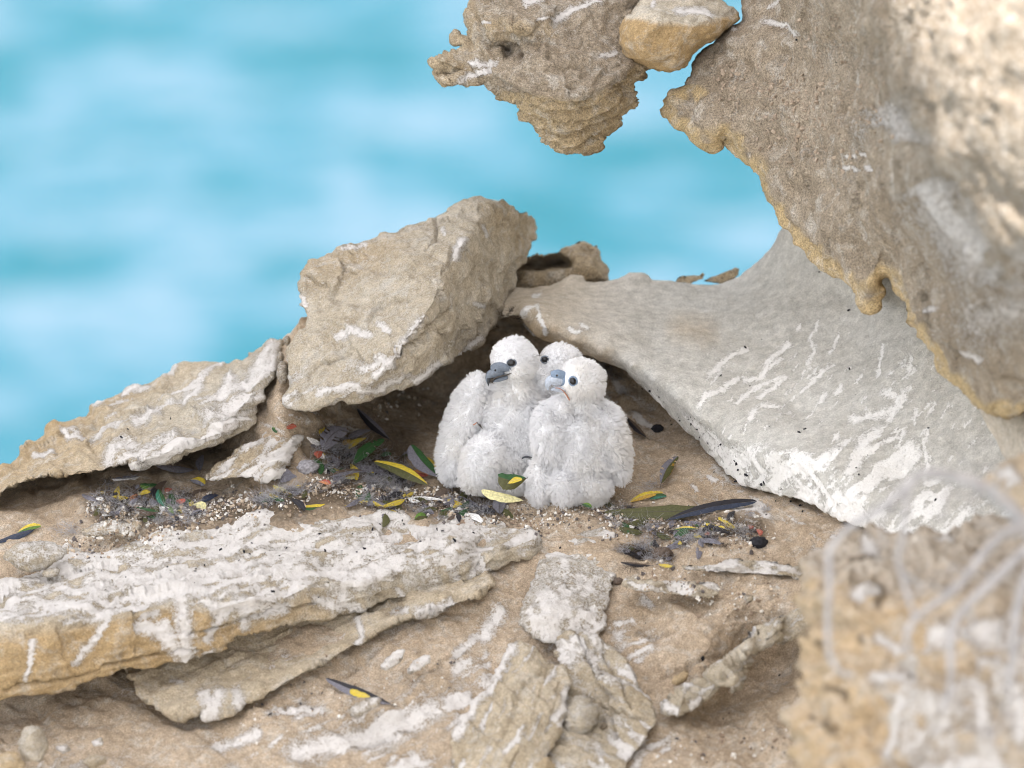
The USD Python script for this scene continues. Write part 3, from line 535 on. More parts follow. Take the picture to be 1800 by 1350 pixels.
cw_c = [(930, 1180, .42), (900, 1230, .46), (950, 1230, .47), (980, 1200, .435), (860, 1290, .50), (930, 1300, .53), (880, 1350, .55), (985, 1250, .475)]
cw = weather(relief(cw_o, cw_c, step=2.8, amp=3.4, seed=121, edge=5, thick=0.08, facet=0.92), 0.004, 0.0035, 0.0018, strata=0.0035, bed=(0.85, 0.35, 0.35), thin=0.012, seed=23, deep=0.003, cracks=[([(905, 1145), (868, 1225), (815, 1345)], 1.8), ([(943, 1140), (905, 1240), (860, 1350)], 1.6), ([(965, 1172), (935, 1262), (900, 1350)], 2.0), ([(985, 1195), (962, 1290)], 1.5)], chip=0.01)
rock("wedge_rock", cw, "sandstone", "streaked wedge of rock at the bottom centre, leaning left", "rock",
     lambda px, py, R: np.maximum(sstep(0.53, 0.68, streak(px, py, -58, 55, 11, 95)) * 0.9, strokes(px, py, [([(900, 1140), (880, 1170), (860, 1200), (825, 1250), (800, 1290)], 9), ([(995, 1215), (990, 1245), (975, 1265)], 6)])), 0.25, 0.04)
rr_o = [(1168, 1240, .42), (1200, 1210, .40), (1233, 1187, .385), (1283, 1140, .36), (1333, 1100, .34), (1383, 1077, .33), (1420, 1058, .33), (1460, 1070, .34), (1460, 1120, .36), (1387, 1124, .36), (1333, 1141, .38), (1320, 1157, .385), (1310, 1185, .40), (1307, 1211, .42), (1287, 1219, .42), (1267, 1214, .42), (1247, 1231, .43), (1217, 1248, .44), (1190, 1262, .45), (1175, 1255, .44)]
rr_c = [(1200, 1230, .45), (1260, 1185, .435), (1310, 1145, .41), (1370, 1100, .385), (1290, 1195, .44)]
rr_o, rr_c = [(x, y, w + 0.02) for x, y, w in rr_o], [(x, y, w + 0.04) for x, y, w in rr_c]
rr = weather(relief(rr_o, rr_c, step=2.6, amp=3.2, seed=131, edge=8, thick=0.06, facet=0.7), 0.006, 0.005, 0.002, strata=0.007, bed=(-0.5, -0.3, 0.8), thin=0.010, seed=25, chip=0.009)
rock("ridge_ledge", rr, "sandstone", "jutting diagonal rock ledge over a sandy hollow, lower right of the nest", "rock ledge",
     lambda px, py, R: np.maximum(0.8 * sstep(0.56, 0.68, streak(px, py, -38, 40, 6, 99)), strokes(px, py, [([(1290, 1132), (1325, 1105)], 4), ([(1235, 1165), (1258, 1148)], 4), ([(1175, 1240), (1190, 1255)], 6), ([(1205, 1215), (1215, 1208)], 4)])), 0.1, 0.03)
for nm, lab, o, c, sd in [("thin_ledge", "thin pale strip of rock edging the litter near the right foreground", [(1197, 993, .19), (1233, 996, .195), (1283, 983, .19), (1333, 987, .2), (1423, 997, .22), (1460, 1003, .23), (1450, 1020, .25), (1410, 1023, .245), (1383, 1014, .235), (1300, 1008, .22), (1213, 1004, .205)], [(1290, 997, .225), (1380, 1004, .24)], 141),
                          ("thin_ledge", "short crumbly strip of rock below the litter right of the upright slab", [(1098, 1017, .21), (1147, 1020, .22), (1187, 1023, .22), (1260, 1030, .235), (1264, 1043, .25), (1247, 1051, .255), (1200, 1048, .25), (1150, 1041, .24), (1117, 1039, .235), (1098, 1032, .23)], [(1150, 1031, .245), (1220, 1041, .26)], 142)]:
    o, c = [(x, y, w + 0.05) for x, y, w in o], [(x, y, w + 0.055) for x, y, w in c]
    s = weather(relief(o, c, step=2.2, amp=2.4, seed=sd, edge=5, thick=0.03), 0.003, 0.004, 0.0016, strata=0.003, seed=sd)
    rock(nm, s, "sandstone", lab, "rock ledge", lambda px, py, R: 0.85 * sstep(0.44, 0.58, streak(px, py, 10, 24, 9, 7)), 0.1, 0.03)

# loose stones
def pebble(name, label, cx, cy, rx, ry, w, ang=0, mat="sandstone", gu=0.3, och=0.1, seed=0, di=0.0):
    a = np.linspace(0, 2 * math.pi, 15)[:-1]
    rng = np.random.default_rng(seed)
    c, s = math.cos(math.radians(ang)), math.sin(math.radians(ang))
    pts = []
    for t in a:
        k = rng.uniform(0.88, 1.1); x, y = rx * k * math.cos(t), ry * k * math.sin(t)
        pts.append((cx + c * x - s * y, cy + s * x + c * y, w + y * S * 0.5))
    R = weather(relief(pts, [(cx, cy, w + ry * S * 0.6)], step=2.2, amp=2.0, seed=seed, edge=min(rx, ry) * 0.8, thick=ry * S), 0.003, 0.003, 0.0014, strata=0.002, thin=0.006, seed=seed)
    return rock(name, R, mat, label, "stone", lambda px, py, R: gu * 2 * fbm(np.stack([px / 12, py / 8, 0 * px + seed], -1), 3, seed), och, di)
pebble("stone", "rounded pale stone on the far left end of the front slab", 62, 975, 56, 27, .16, -8, gu=.42, seed=201)
pebble("stone", "flat sandy stone behind the front slab, beside the left litter", 200, 929, 56, 17, .09, -7, gu=.42, och=.3, seed=202)
pebble("stone", "small oval stone wedged between slab and rounded stone", 90, 1007, 16, 9, .17, -20, gu=.3, seed=203)
pebble("stone", "stone lying across the black and yellow feather", 643, 1242, 33, 14, .44, -28, gu=.45, och=.2, seed=204)
pebble("stone", "rounded stub of sandstone at the lower left corner", 57, 1310, 26, 34, .47, 10, gu=.2, seed=205)
pebble("stone", "ochre stone cut off by the bottom left corner", 12, 1342, 34, 20, .50, 0, gu=.05, och=.7, seed=206)
pebble("stone", "small white stone on the sand below the slab", 172, 1305, 13, 9, .42, -20, gu=.8, seed=207)
pebble("stone", "flat white flake of stone on the sand at lower left", 113, 1317, 15, 7, .43, 10, gu=.8, seed=208)
pebble("stone", "tan stone cut off by the bottom edge near the wedge rock", 960, 1345, 20, 16, .58, 0, gu=.05, och=.5, seed=209)
pebble("stone", "dark grey chip on the broken slab", 1062, 1277, 9, 6, .47, -30, mat="brown_sandstone", gu=0, seed=210, di=.7)
pebble("stone", "lump of rock between wedge rock and broken slab", 1022, 1258, 32, 38, .47, 20, gu=.3, seed=211)
pebble("stone", "grey fist of stone plugging the hole behind the chicks", 945, 570, 22, 24, -.24, 30, mat="brown_sandstone", gu=.42, seed=212, di=.45)
pebble("stone", "grey pebble in the left litter under the outcrop lip", 190, 890, 17, 15, .03, 0, mat="brown_sandstone", gu=.25, seed=213, di=.55)
pebble("stone", "grey weathered lump at the front of the left litter", 232, 903, 26, 13, .06, -5, mat="brown_sandstone", gu=.40, seed=214, di=.3)
pebble("stone", "small stone balanced near the crest of the outcrop", 128, 762, 15, 8, -.18, 5, gu=.7, seed=215)
pebble("stone", "orange lump at the right end of the broken slab", 1196, 1192, 18, 9, .40, -30, gu=.0, och=.7, seed=216)

pebble("stone", "pointed white flake of stone on the sand, left of two", 690, 1160, 30, 10, .36, -42, gu=.85, seed=221)
pebble("stone", "squarish white flake of stone on the sand, right of two", 736, 1167, 25, 11, .37, -38, gu=.85, seed=222)
pebble("stone", "small pale stone on the sand under the thin pale strip of rock", 1316, 1052, 10, 7, .33, 10, gu=.4, seed=223)
pebble("stone", "tan stone on the lower slope beside the ochre corner stone", 168, 1338, 22, 13, .47, -10, gu=.25, och=.3, seed=224)

# knobby rock behind
k_o = [(893, 515, -.42), (900, 487, -.44), (907, 460, -.45), (933, 448, -.46), (960, 448, -.46), (980, 443, -.46), (990, 433, -.46), (1027, 425, -.46), (1050, 432, -.46), (1057, 447, -.46), (1055, 457, -.45), (1067, 470, -.44), (1073, 483, -.43), (1076, 500, -.42), (1060, 512, -.42), (960, 515, -.40)]
k_c = [(930, 455, -.43), (928, 464, -.54), (960, 466, -.56), (990, 462, -.54), (1000, 452, -.43), (930, 482, -.395), (970, 480, -.39), (1010, 470, -.39), (1040, 470, -.39), (1015, 440, -.42), (1038, 444, -.46), (1050, 441, -.43), (1040, 456, -.41), (1060, 485, -.39), (900, 470, -.42)]
kn = weather(relief(k_o, k_c, step=2.2, amp=2.4, seed=151, edge=5, thick=0.14, facet=0.8), 0.006, 0.004, 0.0014, strata=0.003, seed=27)
rock("weathered_rock", kn, "brown_sandstone", "brown hollowed rock on the skyline right of the boulder", "rock", 0.0, 0.35, 0.0)
for lab, o, sd in [("low flat rock on the crest of the pale wall", [(1185, 496, -.40), (1193, 487, -.41), (1220, 481, -.41), (1240, 481, -.41), (1238, 491, -.40), (1213, 499, -.39)], 161),
                   ("pointed flat rock on the crest of the pale wall, tilted up", [(1236, 494, -.41), (1253, 485, -.41), (1293, 469, -.42), (1300, 472, -.42), (1300, 485, -.41), (1270, 499, -.40)], 162)]:
    s = weather(relief(o, [], step=2.0, amp=1.4, seed=sd, edge=4, thick=0.06), 0.002, 0.002, 0.001, strata=0.002, seed=sd)
    rock("flat_rock", s, "brown_sandstone", lab, "rock", 0.0, 0.45, 0.0)

# hanging rock, top centre
h_o = [(837, -70, -.12), (837, 0, -.08), (820, 20, -.06), (820, 50, -.05), (815, 55, -.05), (800, 54, -.06), (792, 62, -.06), (793, 75, -.05), (803, 80, -.05), (813, 80, -.04), (803, 90, -.03), (783, 93, -.03), (767, 100, -.02), (761, 110, -.02), (767, 118, -.02), (760, 127, -.01), (765, 140, -.01), (783, 150, .0), (817, 150, .0), (853, 143, .01), (860, 153, .01), (870, 163, .02), (890, 177, .02), (907, 182, .02), (912, 197, .01), (913, 210, .0), (937, 218, .0), (950, 230, .0), (953, 245, -.01), (973, 255, -.02), (997, 265, -.03), (1033, 265, -.04), (1053, 258, -.05), (1060, 237, -.04), (1073, 230, -.05), (1087, 217, -.06), (1103, 200, -.07), (1122, 192, -.08), (1120, 173, -.07), (1110, 160, -.06), (1112, 153, -.05), (1133, 133, -.06), (1142, 117, -.06), (1150, 60, -.08), (1150, -70, -.14)]
h_c = [(913, 165, .06), (953, 162, .075), (1007, 172, .075), (1040, 166, .06), (1073, 152, .03), (1107, 117, .0), (880, 130, .05), (860, 80, .0), (890, 85, -.03), (870, 60, .02), (930, 60, .03), (950, 110, .055), (1000, 60, .0), (1050, 100, .02), (1000, 120, .05), (840, 20, -.03), (1000, 0, -.06), (780, 108, .01), (800, 118, .01), (790, 131, -.02), (820, 126, -.01), (790, 140, .02), (840, 134, .02), (950, 200, .05), (1000, 220, .035), (1030, 200, .04), (990, 250, .0), (1080, 180, .0), (1060, 210, .0), (920, 50, .05)]
hg = relief(h_o, h_c, step=2.4, amp=3.2, seed=171, edge=8, thick=0.14, facet=0.6)
hg = weather(hg, 0.008, 0.007, 0.0026, strata=0.008, bed=(0.12, -0.35, 1), thin=0.009, pits=0.006, seed=29, chip=0.009)
HR = ([760, 880, 913, 953, 1007, 1040, 1073, 1107, 1150], [150, 160, 166, 163, 173, 167, 153, 118, 90])
rock("hanging_rock", hg, "brown_sandstone", "pitted overhanging rock jutting in at the top centre", "rock",
     lambda px, py, R: np.maximum(strokes(px, py, [([(980, 30), (1010, 18), (1050, 5)], 7), ([(945, 35), (980, 28)], 3), ([(925, 8), (950, 2)], 6), ([(1060, 92), (1088, 85)], 4), ([(808, 142), (840, 128), (865, 120)], 6), ([(830, 112), (870, 112)], 5), ([(850, 43), (860, 38)], 3)]), 0.22 * sstep(0.5, 0.7, streak(px, py, -15, 60, 12, 5))),
     lambda px, py, R: 0.62 * sstep(-3, 12, py - np.interp(px, *HR)) + 0.35 * (1 - sstep(800, 900, px)) + 0.4 * strokes(px, py, [([(870, 48), (960, 55)], 12)]), 0.05)

# wedge stone, top
w_o = [(1087, 77, .0), (1090, 57, .0), (1097, 37, .0), (1110, 26, .0), (1117, 0, -.03), (1120, -60, -.10), (1270, -60, -.12), (1268, 0, -.07), (1287, 13, -.06), (1298, 22, -.06), (1296, 38, -.05), (1273, 55, -.04), (1260, 70, -.03), (1230, 92, -.02), (1207, 113, -.02), (1180, 128, -.02), (1167, 127, -.02), (1140, 117, -.02), (1103, 100, -.01)]
w_c = [(1113, 32, .03), (1157, 42, .045), (1223, 45, .04), (1260, 34, .01), (1200, 20, .0), (1140, 95, .03), (1190, 95, .03), (1120, 70, .04), (1250, 55, .015)]
wg = weather(relief(w_o, w_c, step=2.4, amp=2.4, seed=181, edge=7, thick=0.12, facet=0.85), 0.005, 0.005, 0.0018, strata=0.003, bed=(0.2, 0.2, 1), thin=0.02, seed=33, chip=0.007)
rock("wedge_stone", wg, "sandstone", "ochre wedge of stone jammed at the top between two overhangs", "stone",
     lambda px, py, R: strokes(px, py, [([(1190, 22), (1210, 20), (1245, 26)], 8), ([(1145, 15), (1150, 3)], 4)]), lambda px, py, R: 0.95 * sstep(-4, 4, py - np.interp(px, [1087, 1113, 1157, 1223, 1260, 1300], [35, 34, 43, 46, 34, 22])), lambda px, py, R: 0.12 * (py < 40))

# big overhang on the right
r_o = [(1302, -80, -.10), (1303, 0, -.08), (1300, 33, -.07), (1273, 57, -.06), (1255, 78, -.05), (1230, 97, -.05), (1217, 110, -.05), (1220, 123, -.05), (1217, 137, -.05), (1208, 147, -.05), (1217, 158, -.04), (1173, 163, -.05), (1163, 173, -.05), (1158, 193, -.05), (1167, 207, -.04), (1187, 220, -.03), (1207, 227, -.02), (1230, 247, -.01), (1250, 262, .0), (1263, 257, .0), (1263, 243, .0), (1277, 242, .0), (1280, 250, .0), (1297, 270, .01), (1327, 293, .03), (1337, 307, .04), (1333, 337, .05), (1347, 357, .06), (1367, 377, .08), (1387, 403, .10), (1390, 428, .12), (1413, 445, .14), (1433, 467, .17), (1463, 488, .20), (1500, 503, .24), (1513, 513, .25), (1515, 530, .26), (1530, 542, .27), (1547, 533, .28), (1550, 517, .28), (1550, 500, .27), (1558, 493, .28), (1580, 520, .31), (1588, 543, .33), (1588, 567, .34), (1610, 597, .37), (1637, 627, .41), (1647, 653, .44), (1667, 673, .47), (1690, 682, .50), (1715, 705, .54), (1745, 722, .58), (1790, 722, .65), (1900, 760, .8), (2250, 800, 1.1), (2320, 400, 1.5), (2250, -90, 1.5), (1900, -90, 1.5)]
r_c = [(1180, 178, -.02), (1230, 200, .0), (1260, 225, .03), (1240, 130, -.02), (1290, 80, .0), (1300, 150, .04), (1280, 215, .05), (1340, 280, .08), (1370, 340, .10), (1420, 420, .17), (1470, 470, .23), (1530, 500, .31), (1600, 540, .38), (1660, 640, .48), (1740, 690, .62), (1400, 60, .10), (1400, 200, .15), (1450, 300, .22), (1500, 100, .30), (1540, 240, .42), (1560, 380, .45), (1620, 460, .52), (1650, 560, .58), (1600, 40, .85), (1620, 150, 1.0), (1640, 280, 1.05), (1700, 380, 1.0), (1720, 480, .85), (1780, 560, .85), (1900, 400, 1.45), (1900, 100, 1.5), (2100, 400, 1.6), (2100, 100, 1.6), (1760, 440, 1.15), (1700, 60, 1.25), (1750, 250, 1.3)]
ro = relief(r_o, r_c, step=3.0, amp=2.6, seed=191, edge=12, thick=0.45, facet=0.35)
ro = weather(ro, 0.010, 0.0045, 0.0022, strata=0.009, bed=(0.5, 0.1, 1), thin=0.045, pits=0.0, seed=35, chip=0.007)
def r_rim(px, py, R):
    return 1 - sstep(12, 26, R["d"] + 20 * (noise(np.stack([px / 15, py / 15, 0 * px], -1), 6) - 0.5))
rock("rock_overhang", ro, "brown_sandstone", "great brown gravelly overhang filling the upper right", "rock overhang",
     lambda px, py, R: np.maximum.reduce([strokes(px, py, [([(1350, 38), (1385, 45), (1405, 60)], 5), ([(1345, 12), (1365, 0)], 3), ([(1490, 277), (1499, 274)], 2.5), ([(1507, 269), (1515, 272)], 2.5), ([(1480, 297), (1492, 294), (1503, 299)], 3.5), ([(1516, 294), (1526, 298)], 3), ([(1290, 50), (1295, 55)], 3), ([(1695, 615), (1725, 628)], 6), ([(1635, 545), (1645, 540)], 5), ([(1702, 525), (1704, 540)], 6)]),
                                          0.70 * sstep(0.34, 0.52, fbm(np.stack([px / 70, py / 70, 0 * px], -1), 4, 3)) * strokes(px, py, [([(1560, 220), (1600, 290), (1660, 380), (1740, 470), (1800, 470)], 48)]),
                                          0.55 * strokes(px, py, [([(1720, 560), (1800, 540)], 44)]), 0.24 * sstep(1540, 1640, px + 0.1 * (300 - py)) * (1 - sstep(430, 620, py))]),  # last term pales the sunlit corner: sun patch tone put into the colour
     lambda px, py, R: 1.0 * r_rim(px, py, R) * (py > 150), lambda px, py, R: 0.10 * (1 - r_rim(px, py, R)) * (px < 1600))
# gravel on the overhang comes further down

cr_o = [(1680, 672, .40), (1710, 705, .42), (1730, 740, .44), (1748, 765, .46), (1768, 803, .50), (1800, 822, .55), (1900, 830, .65), (1900, 690, .6), (1780, 680, .5)]
cr = weather(relief(cr_o, [(1760, 740, .52), (1800, 770, .58)], step=3.6, amp=2, seed=195, edge=14, thick=0.10, facet=0.3), 0.006, 0.003, 0.001, seed=37)
rock("cream_rock", cr, "pale_stone", "smooth cream rock under the overhang at the right edge", "rock", 0.15, 0.35, 0.0)

# --- rocks close to the camera, out of focus ---------------------------
n_o = [(1401, 985, 0.95), (1427, 966, 0.93), (1477, 949, 0.91), (1528, 934, 0.90), (1596, 924, 0.89), (1680, 911, 0.88), (1748, 905, 0.87), (1800, 890, 0.86), (1960, 880, 0.85), (1960, 1460, 1.53), (1385, 1460, 1.38), (1393, 1350, 1.23), (1397, 1312, 1.21), (1384, 1266, 1.18), (1401, 1228, 1.15), (1391, 1194, 1.13), (1401, 1152, 1.10), (1406, 1101, 1.07), (1408, 1055, 1.03), (1414, 1017, 0.99)]
n_c = [(1440, 1040, 1.13), (1500, 1070, 1.19), (1600, 1090, 1.23), (1700, 1110, 1.27), (1850, 1120, 1.31), (1550, 980, 1.01), (1700, 980, 1.03), (1460, 1160, 1.20), (1600, 1200, 1.30), (1750, 1250, 1.35), (1480, 1300, 1.29), (1650, 1350, 1.39)]
nr = weather(relief(n_o, n_c, step=4.5, amp=5, seed=301, edge=16, thick=0.25, facet=0.5), 0.016, 0.014, 0.003, strata=0.012, bed=(0.1, 0.2, 1), thin=0.025, pits=0.012, seed=43, chip=0.016)
def n_guano(px, py, R):
    blobs = strokes(px, py, [([(1505, 1052), (1540, 1042)], 8), ([(1645, 1250), (1675, 1240)], 17), ([(1640, 1280), (1660, 1262)], 14), ([(1560, 1330), (1565, 1280), (1590, 1235)], 10), ([(1640, 1115), (1670, 1105)], 12), ([(1700, 1110), (1750, 1105)], 14), ([(1525, 960), (1535, 965)], 10), ([(1550, 1195), (1575, 1180)], 14), ([(1620, 1340), (1740, 1330)], 18), ([(1720, 1210), (1730, 1290)], 14), ([(1780, 1210), (1800, 1290)], 18), ([(1650, 930), (1670, 925)], 7), ([(1540, 1110), (1570, 1130)], 12)])
    mass = sstep(0.44, 0.56, fbm(np.stack([px / 34, py / 26, 0 * px], -1), 3, 47)) * sstep(1500, 1600, px) * sstep(1060, 1130, py) * 0.6
    return np.maximum(blobs, mass)
rock("foreground_rock", nr, "near_rock", "blurred orange and white rock close by in the lower right corner", "rock", n_guano,
     lambda px, py, R: sstep(0, 60, py - 985 - 0.15 * (px - 1400)) * (1 - 0.70 * sstep(1520, 1720, px)) * (0.55 + 0.75 * sstep(0.36, 0.58, streak(px, py, 4, 130, 26, 19))) + 0.08,
     lambda px, py, R: 0.75 * strokes(px, py, [([(1500, 985), (1535, 975)], 14), ([(1500, 1025), (1550, 1035), (1545, 1060)], 12), ([(1412, 1105), (1418, 1115)], 9), ([(1437, 1130), (1440, 1140)], 10), ([(1503, 1110), (1506, 1120)], 9), ([(1450, 1270), (1462, 1285)], 13), ([(1425, 1255), (1428, 1262)], 9), ([(1470, 1215), (1486, 1222)], 9)]))
nr2 = weather(relief([(1715, 850, 1.2), (1756, 810, 1.18), (1800, 797, 1.17), (1900, 790, 1.15), (1900, 930, 1.3), (1800, 905, 1.28), (1765, 882, 1.26)], [(1800, 850, 1.3)], step=4.5, amp=4, seed=311, edge=20, thick=0.1, facet=0.4), 0.012, 0.008, 0.003, seed=45)
rock("foreground_rock", nr2, "near_rock", "small blurred brown rock at the right edge behind the grey branch", "rock", lambda px, py, R: strokes(px, py, [([(1765, 832), (1775, 828)], 10), ([(1775, 850), (1785, 840)], 8)]), 0.55, 0.25)
print("rocks done")

# ------------------------------------------------------------------ depth of the surface that shows at a photo position
CELL = 3
zb = np.full((1500 // CELL, 2100 // CELL), -9.0)
for a, b, w in SURF[:-2]:
    ix, iy = (a / CELL).astype(int), (b / CELL).astype(int)
    ok = (ix >= 0) & (iy >= 0) & (ix < zb.shape[1]) & (iy < zb.shape[0])
    np.maximum.at(zb, (iy[ok], ix[ok]), w[ok])
hole = zb < -5
zf = ndimage.maximum_filter(zb, 3); zb = np.where(hole, zf, zb)
zsm = ndimage.median_filter(zb, 3)
def surf_w(px, py):
    return zsm[np.clip((np.asarray(py) / CELL).astype(int), 0, zsm.shape[0] - 1), np.clip((np.asarray(px) / CELL).astype(int), 0, zsm.shape[1] - 1)]
gw = np.full_like(zb, -9.0)
a, b, w = SURF[0]
ix, iy = (a / CELL).astype(int), (b / CELL).astype(int)
ok = (ix >= 0) & (iy >= 0) & (ix < zb.shape[1]) & (iy < zb.shape[0])
np.maximum.at(gw, (iy[ok], ix[ok]), w[ok]); gw = np.where(gw < -5, ndimage.maximum_filter(gw, 5), gw)

# ------------------------------------------------------------------ chicks
import manifold3d
def blob_mesh(parts, k=0.006, edge=0.0045, shrink=7.0):
    """One continuous skin round overlapping rounded masses: (px, py, w px, rx, ry, rw, turn)."""
    C = np.array([[(p[0] - 900) * S, (675 - p[1]) * S, p[2] * S] for p in parts])
    Rr = np.array([[p[3] - shrink, p[4] - shrink, p[5] - shrink] for p in parts]) * S
    lo, hi = (C - Rr.max(1)[:, None]).min(0) - 0.02, (C + Rr.max(1)[:, None]).max(0) + 0.02
    h = 0.004
    ax = [np.arange(lo[i], hi[i] + h, h) for i in range(3)]
    X = np.stack(np.meshgrid(*ax, indexing="ij"), -1)
    D = None
    for c, r, p in zip(C, Rr, parts):
        t = math.radians(p[6] if len(p) > 6 else 0)
        q = X - c
        x, y = q[..., 0] * math.cos(t) + q[..., 1] * math.sin(t), -q[..., 0] * math.sin(t) + q[..., 1] * math.cos(t)
        e = np.sqrt((x / r[0]) ** 2 + (y / r[1]) ** 2 + (q[..., 2] / r[2]) ** 2)
        d = (e - 1) * r.min()
        if D is None: D = d
        else:
            hh = np.clip(0.5 + 0.5 * (D - d) / k, 0, 1)
            D = D * (1 - hh) + d * hh - k * hh * (1 - hh)
    D = D + 0.0025 * (fbm(X / 0.03, 2, 4) - 0.5)
    shape = np.array(D.shape); flat = D.ravel().tolist(); sy, sz = D.shape[1] * D.shape[2], D.shape[2]
    l0, l1, l2 = lo.tolist(); n0, n1, n2 = (shape - 2).tolist()
    def f(x, y, z):
        a, b, c = (x - l0) / h, (y - l1) / h, (z - l2) / h
        i, j, m = min(max(int(a), 0), n0), min(max(int(b), 0), n1), min(max(int(c), 0), n2)
        a -= i; b -= j; c -= m
        o = i * sy + j * sz + m
        p = (flat[o] * (1 - c) + flat[o + 1] * c) * (1 - b) + (flat[o + sz] * (1 - c) + flat[o + sz + 1] * c) * b
        o += sy
        q = (flat[o] * (1 - c) + flat[o + 1] * c) * (1 - b) + (flat[o + sz] * (1 - c) + flat[o + sz + 1] * c) * b
        return -(p * (1 - a) + q * a)
    m = manifold3d.Manifold.level_set(f, [*lo, *hi], edge).to_mesh()
    t = trimesh.Trimesh(m.vert_properties[:, :3], m.tri_verts, process=True)
    trimesh.smoothing.filter_taubin(t, iterations=8)
    v = np.array(t.vertices)
    # nest-plane coordinates -> world
    t = trimesh.Trimesh(P(900 + v[:, 0] / S, 675 - v[:, 1] / S, v[:, 2]), t.faces, process=False)
    if t.volume < 0: t.invert()
    return t

def front_w(mesh, px, py, r=5):
    a, b, w = to_px(mesh.vertices)
    d = np.hypot(a - px, b - py); k = d < r
    return w[k].max() if k.any() else w[d.argmin()]

def ball(px, py, w, rx, ry, rw, sub=3, turn=0):
    """Ellipsoid in the photo's frame, radii in pixels."""
    s = trimesh.creation.icosphere(sub, 1.0); v = np.array(s.vertices)
    t = math.radians(turn); x, y = v[:, 0] * rx, v[:, 1] * ry
    x, y = x * math.cos(t) - y * math.sin(t), x * math.sin(t) + y * math.cos(t)
    return P(px + x, py - y, w + v[:, 2] * rw * S), np.array(s.faces)

def loft(path, radii, n=14):
    """A tapering tube along path points (px, py, w), radii (across in photo, in depth) in pixels; closed ends."""
    pts = np.array([P(*p) for p in path]); r = np.array(radii, float) * S
    # smooth resample
    from scipy.interpolate import make_interp_spline
    t = np.linspace(0, 1, len(pts)); tt = np.linspace(0, 1, len(pts) * 4)
    pts = make_interp_spline(t, pts, min(3, len(pts) - 1))(tt); r = np.stack([np.interp(tt, t, r[:, k]) for k in (0, 1)], 1)
    v = []
    for i in range(len(pts)):
        tan = pts[min(i + 1, len(pts) - 1)] - pts[max(i - 1, 0)]; tan /= np.linalg.norm(tan)
        side = -FWD - (-FWD @ tan) * tan; side /= np.linalg.norm(side); up = np.cross(tan, side)
        a = np.linspace(0, 2 * math.pi, n, endpoint=False)
        v.append(pts[i] + np.cos(a)[:, None] * up * r[i, 0] + np.sin(a)[:, None] * side * r[i, 1])
    m = len(v); v = np.vstack(v + [pts[:1], pts[-1:]]); f = []
    for i in range(m - 1):
        for j in range(n):
            k = (j + 1) % n; f += [[i * n + j, i * n + k, (i + 1) * n + k], [i * n + j, (i + 1) * n + k, (i + 1) * n + j]]
    for j in range(n):
        k = (j + 1) % n; f += [[m * n, k, j], [m * n + 1, (m - 1) * n + j, (m - 1) * n + k]]
    t = trimesh.Trimesh(v, f, process=False)
    t.fix_normals()
    return np.array(t.vertices), np.array(t.faces)

def down(mesh, n, seed, length, bare, flow, tuft=0.0042, width=0.00056):
    """Strands of down drawn together into tufts; bare(px, py) is 0 to 1 where skin shows."""
    rng = np.random.default_rng(seed)
    area = mesh.area_faces; f = rng.choice(len(area), n, p=area / area.sum())
    a, b = rng.random(n), rng.random(n); fl = a + b > 1; a[fl], b[fl] = 1 - a[fl], 1 - b[fl]
    tri = mesh.vertices[mesh.faces[f]]
    root = tri[:, 0] + a[:, None] * (tri[:, 1] - tri[:, 0]) + b[:, None] * (tri[:, 2] - tri[:, 0])
    vn = mesh.vertex_normals[mesh.faces[f]]
    nor = vn[:, 0] * (1 - a - b)[:, None] + vn[:, 1] * a[:, None] + vn[:, 2] * b[:, None]
    nor /= np.linalg.norm(nor, axis=1, keepdims=True)
    px, py, w = to_px(root)
    L = length(px, py) * rng.uniform(0.6, 1.2, n) * (0.55 + 0.9 * fbm(root / 0.012 + 3 * seed, 2, seed)) * (1 - bare(px, py, w))
    keep = L > 0.0006
    root, nor, px, py, L = root[keep], nor[keep], px[keep], py[keep], L[keep]; n = len(root)
    fl = flow(px, py); fl = fl - (fl * nor).sum(1, keepdims=True) * nor
    swirl = np.stack([fbm(root / 0.02 + 13 * k, 2, seed + k) - 0.5 for k in range(3)], 1)
    dirn = nor + 0.75 * fl + 1.0 * swirl + 0.28 * rng.normal(size=(n, 3))
    dirn /= np.linalg.norm(dirn, axis=1, keepdims=True)
    tip = root + dirn * L[:, None]
    # tufts
    nc = max(20, int(mesh.area / (tuft ** 2)))
    c = rng.choice(n, min(nc, n), replace=False)
    _, near = cKDTree(root[c]).query(root)
    ct = tip[c][near]
    pull = 0.35 + 0.35 * rng.random(n)
    far = np.linalg.norm(root - root[c][near], axis=1) > tuft * 1.6
    pull[far] = 0
    tip = tip * (1 - pull[:, None]) + (ct + (root - root[c][near]) * 0.3) * pull[:, None]
    mid1 = root + (tip - root) * 0.35 + nor * (L * 0.10)[:, None]
    mid2 = root + (tip - root) * 0.72 + nor * (L * 0.08)[:, None] + rng.normal(0, 0.0005, (n, 3))
    pts = np.stack([root - nor * 0.0006, mid1, mid2, tip], 1)
    return pts, width * np.array([0.9, 1.0, 0.75, 0.25])

def eye_of(t, mesh, ex, ey, r, ring_mat, ring, turn=0):
    w = front_w(mesh, ex, ey) + 3.0 * S
    put("eye_ring", ball(ex + 0.4, ey, w - 2.5 * S, ring[0], ring[1], 3.5, turn=turn), ring_mat, t)
    put("eye", ball(ex, ey, w - 1.0 * S, r[0], r[1], 4.5, turn=turn), "eye", t)
    return w

def chick(parts, label, n, seed, length, bare, flow):
    base = P(parts[0][0], max(p[1] + p[4] for p in parts), parts[0][2] * S)
    t = empty("chick", base)
    tag(t, label, "chick", "downy chicks huddled in the nest")
    m = blob_mesh(parts)
    put("body", m, "chick_skin", t)
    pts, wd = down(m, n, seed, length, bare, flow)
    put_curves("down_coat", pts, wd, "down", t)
    return t, m

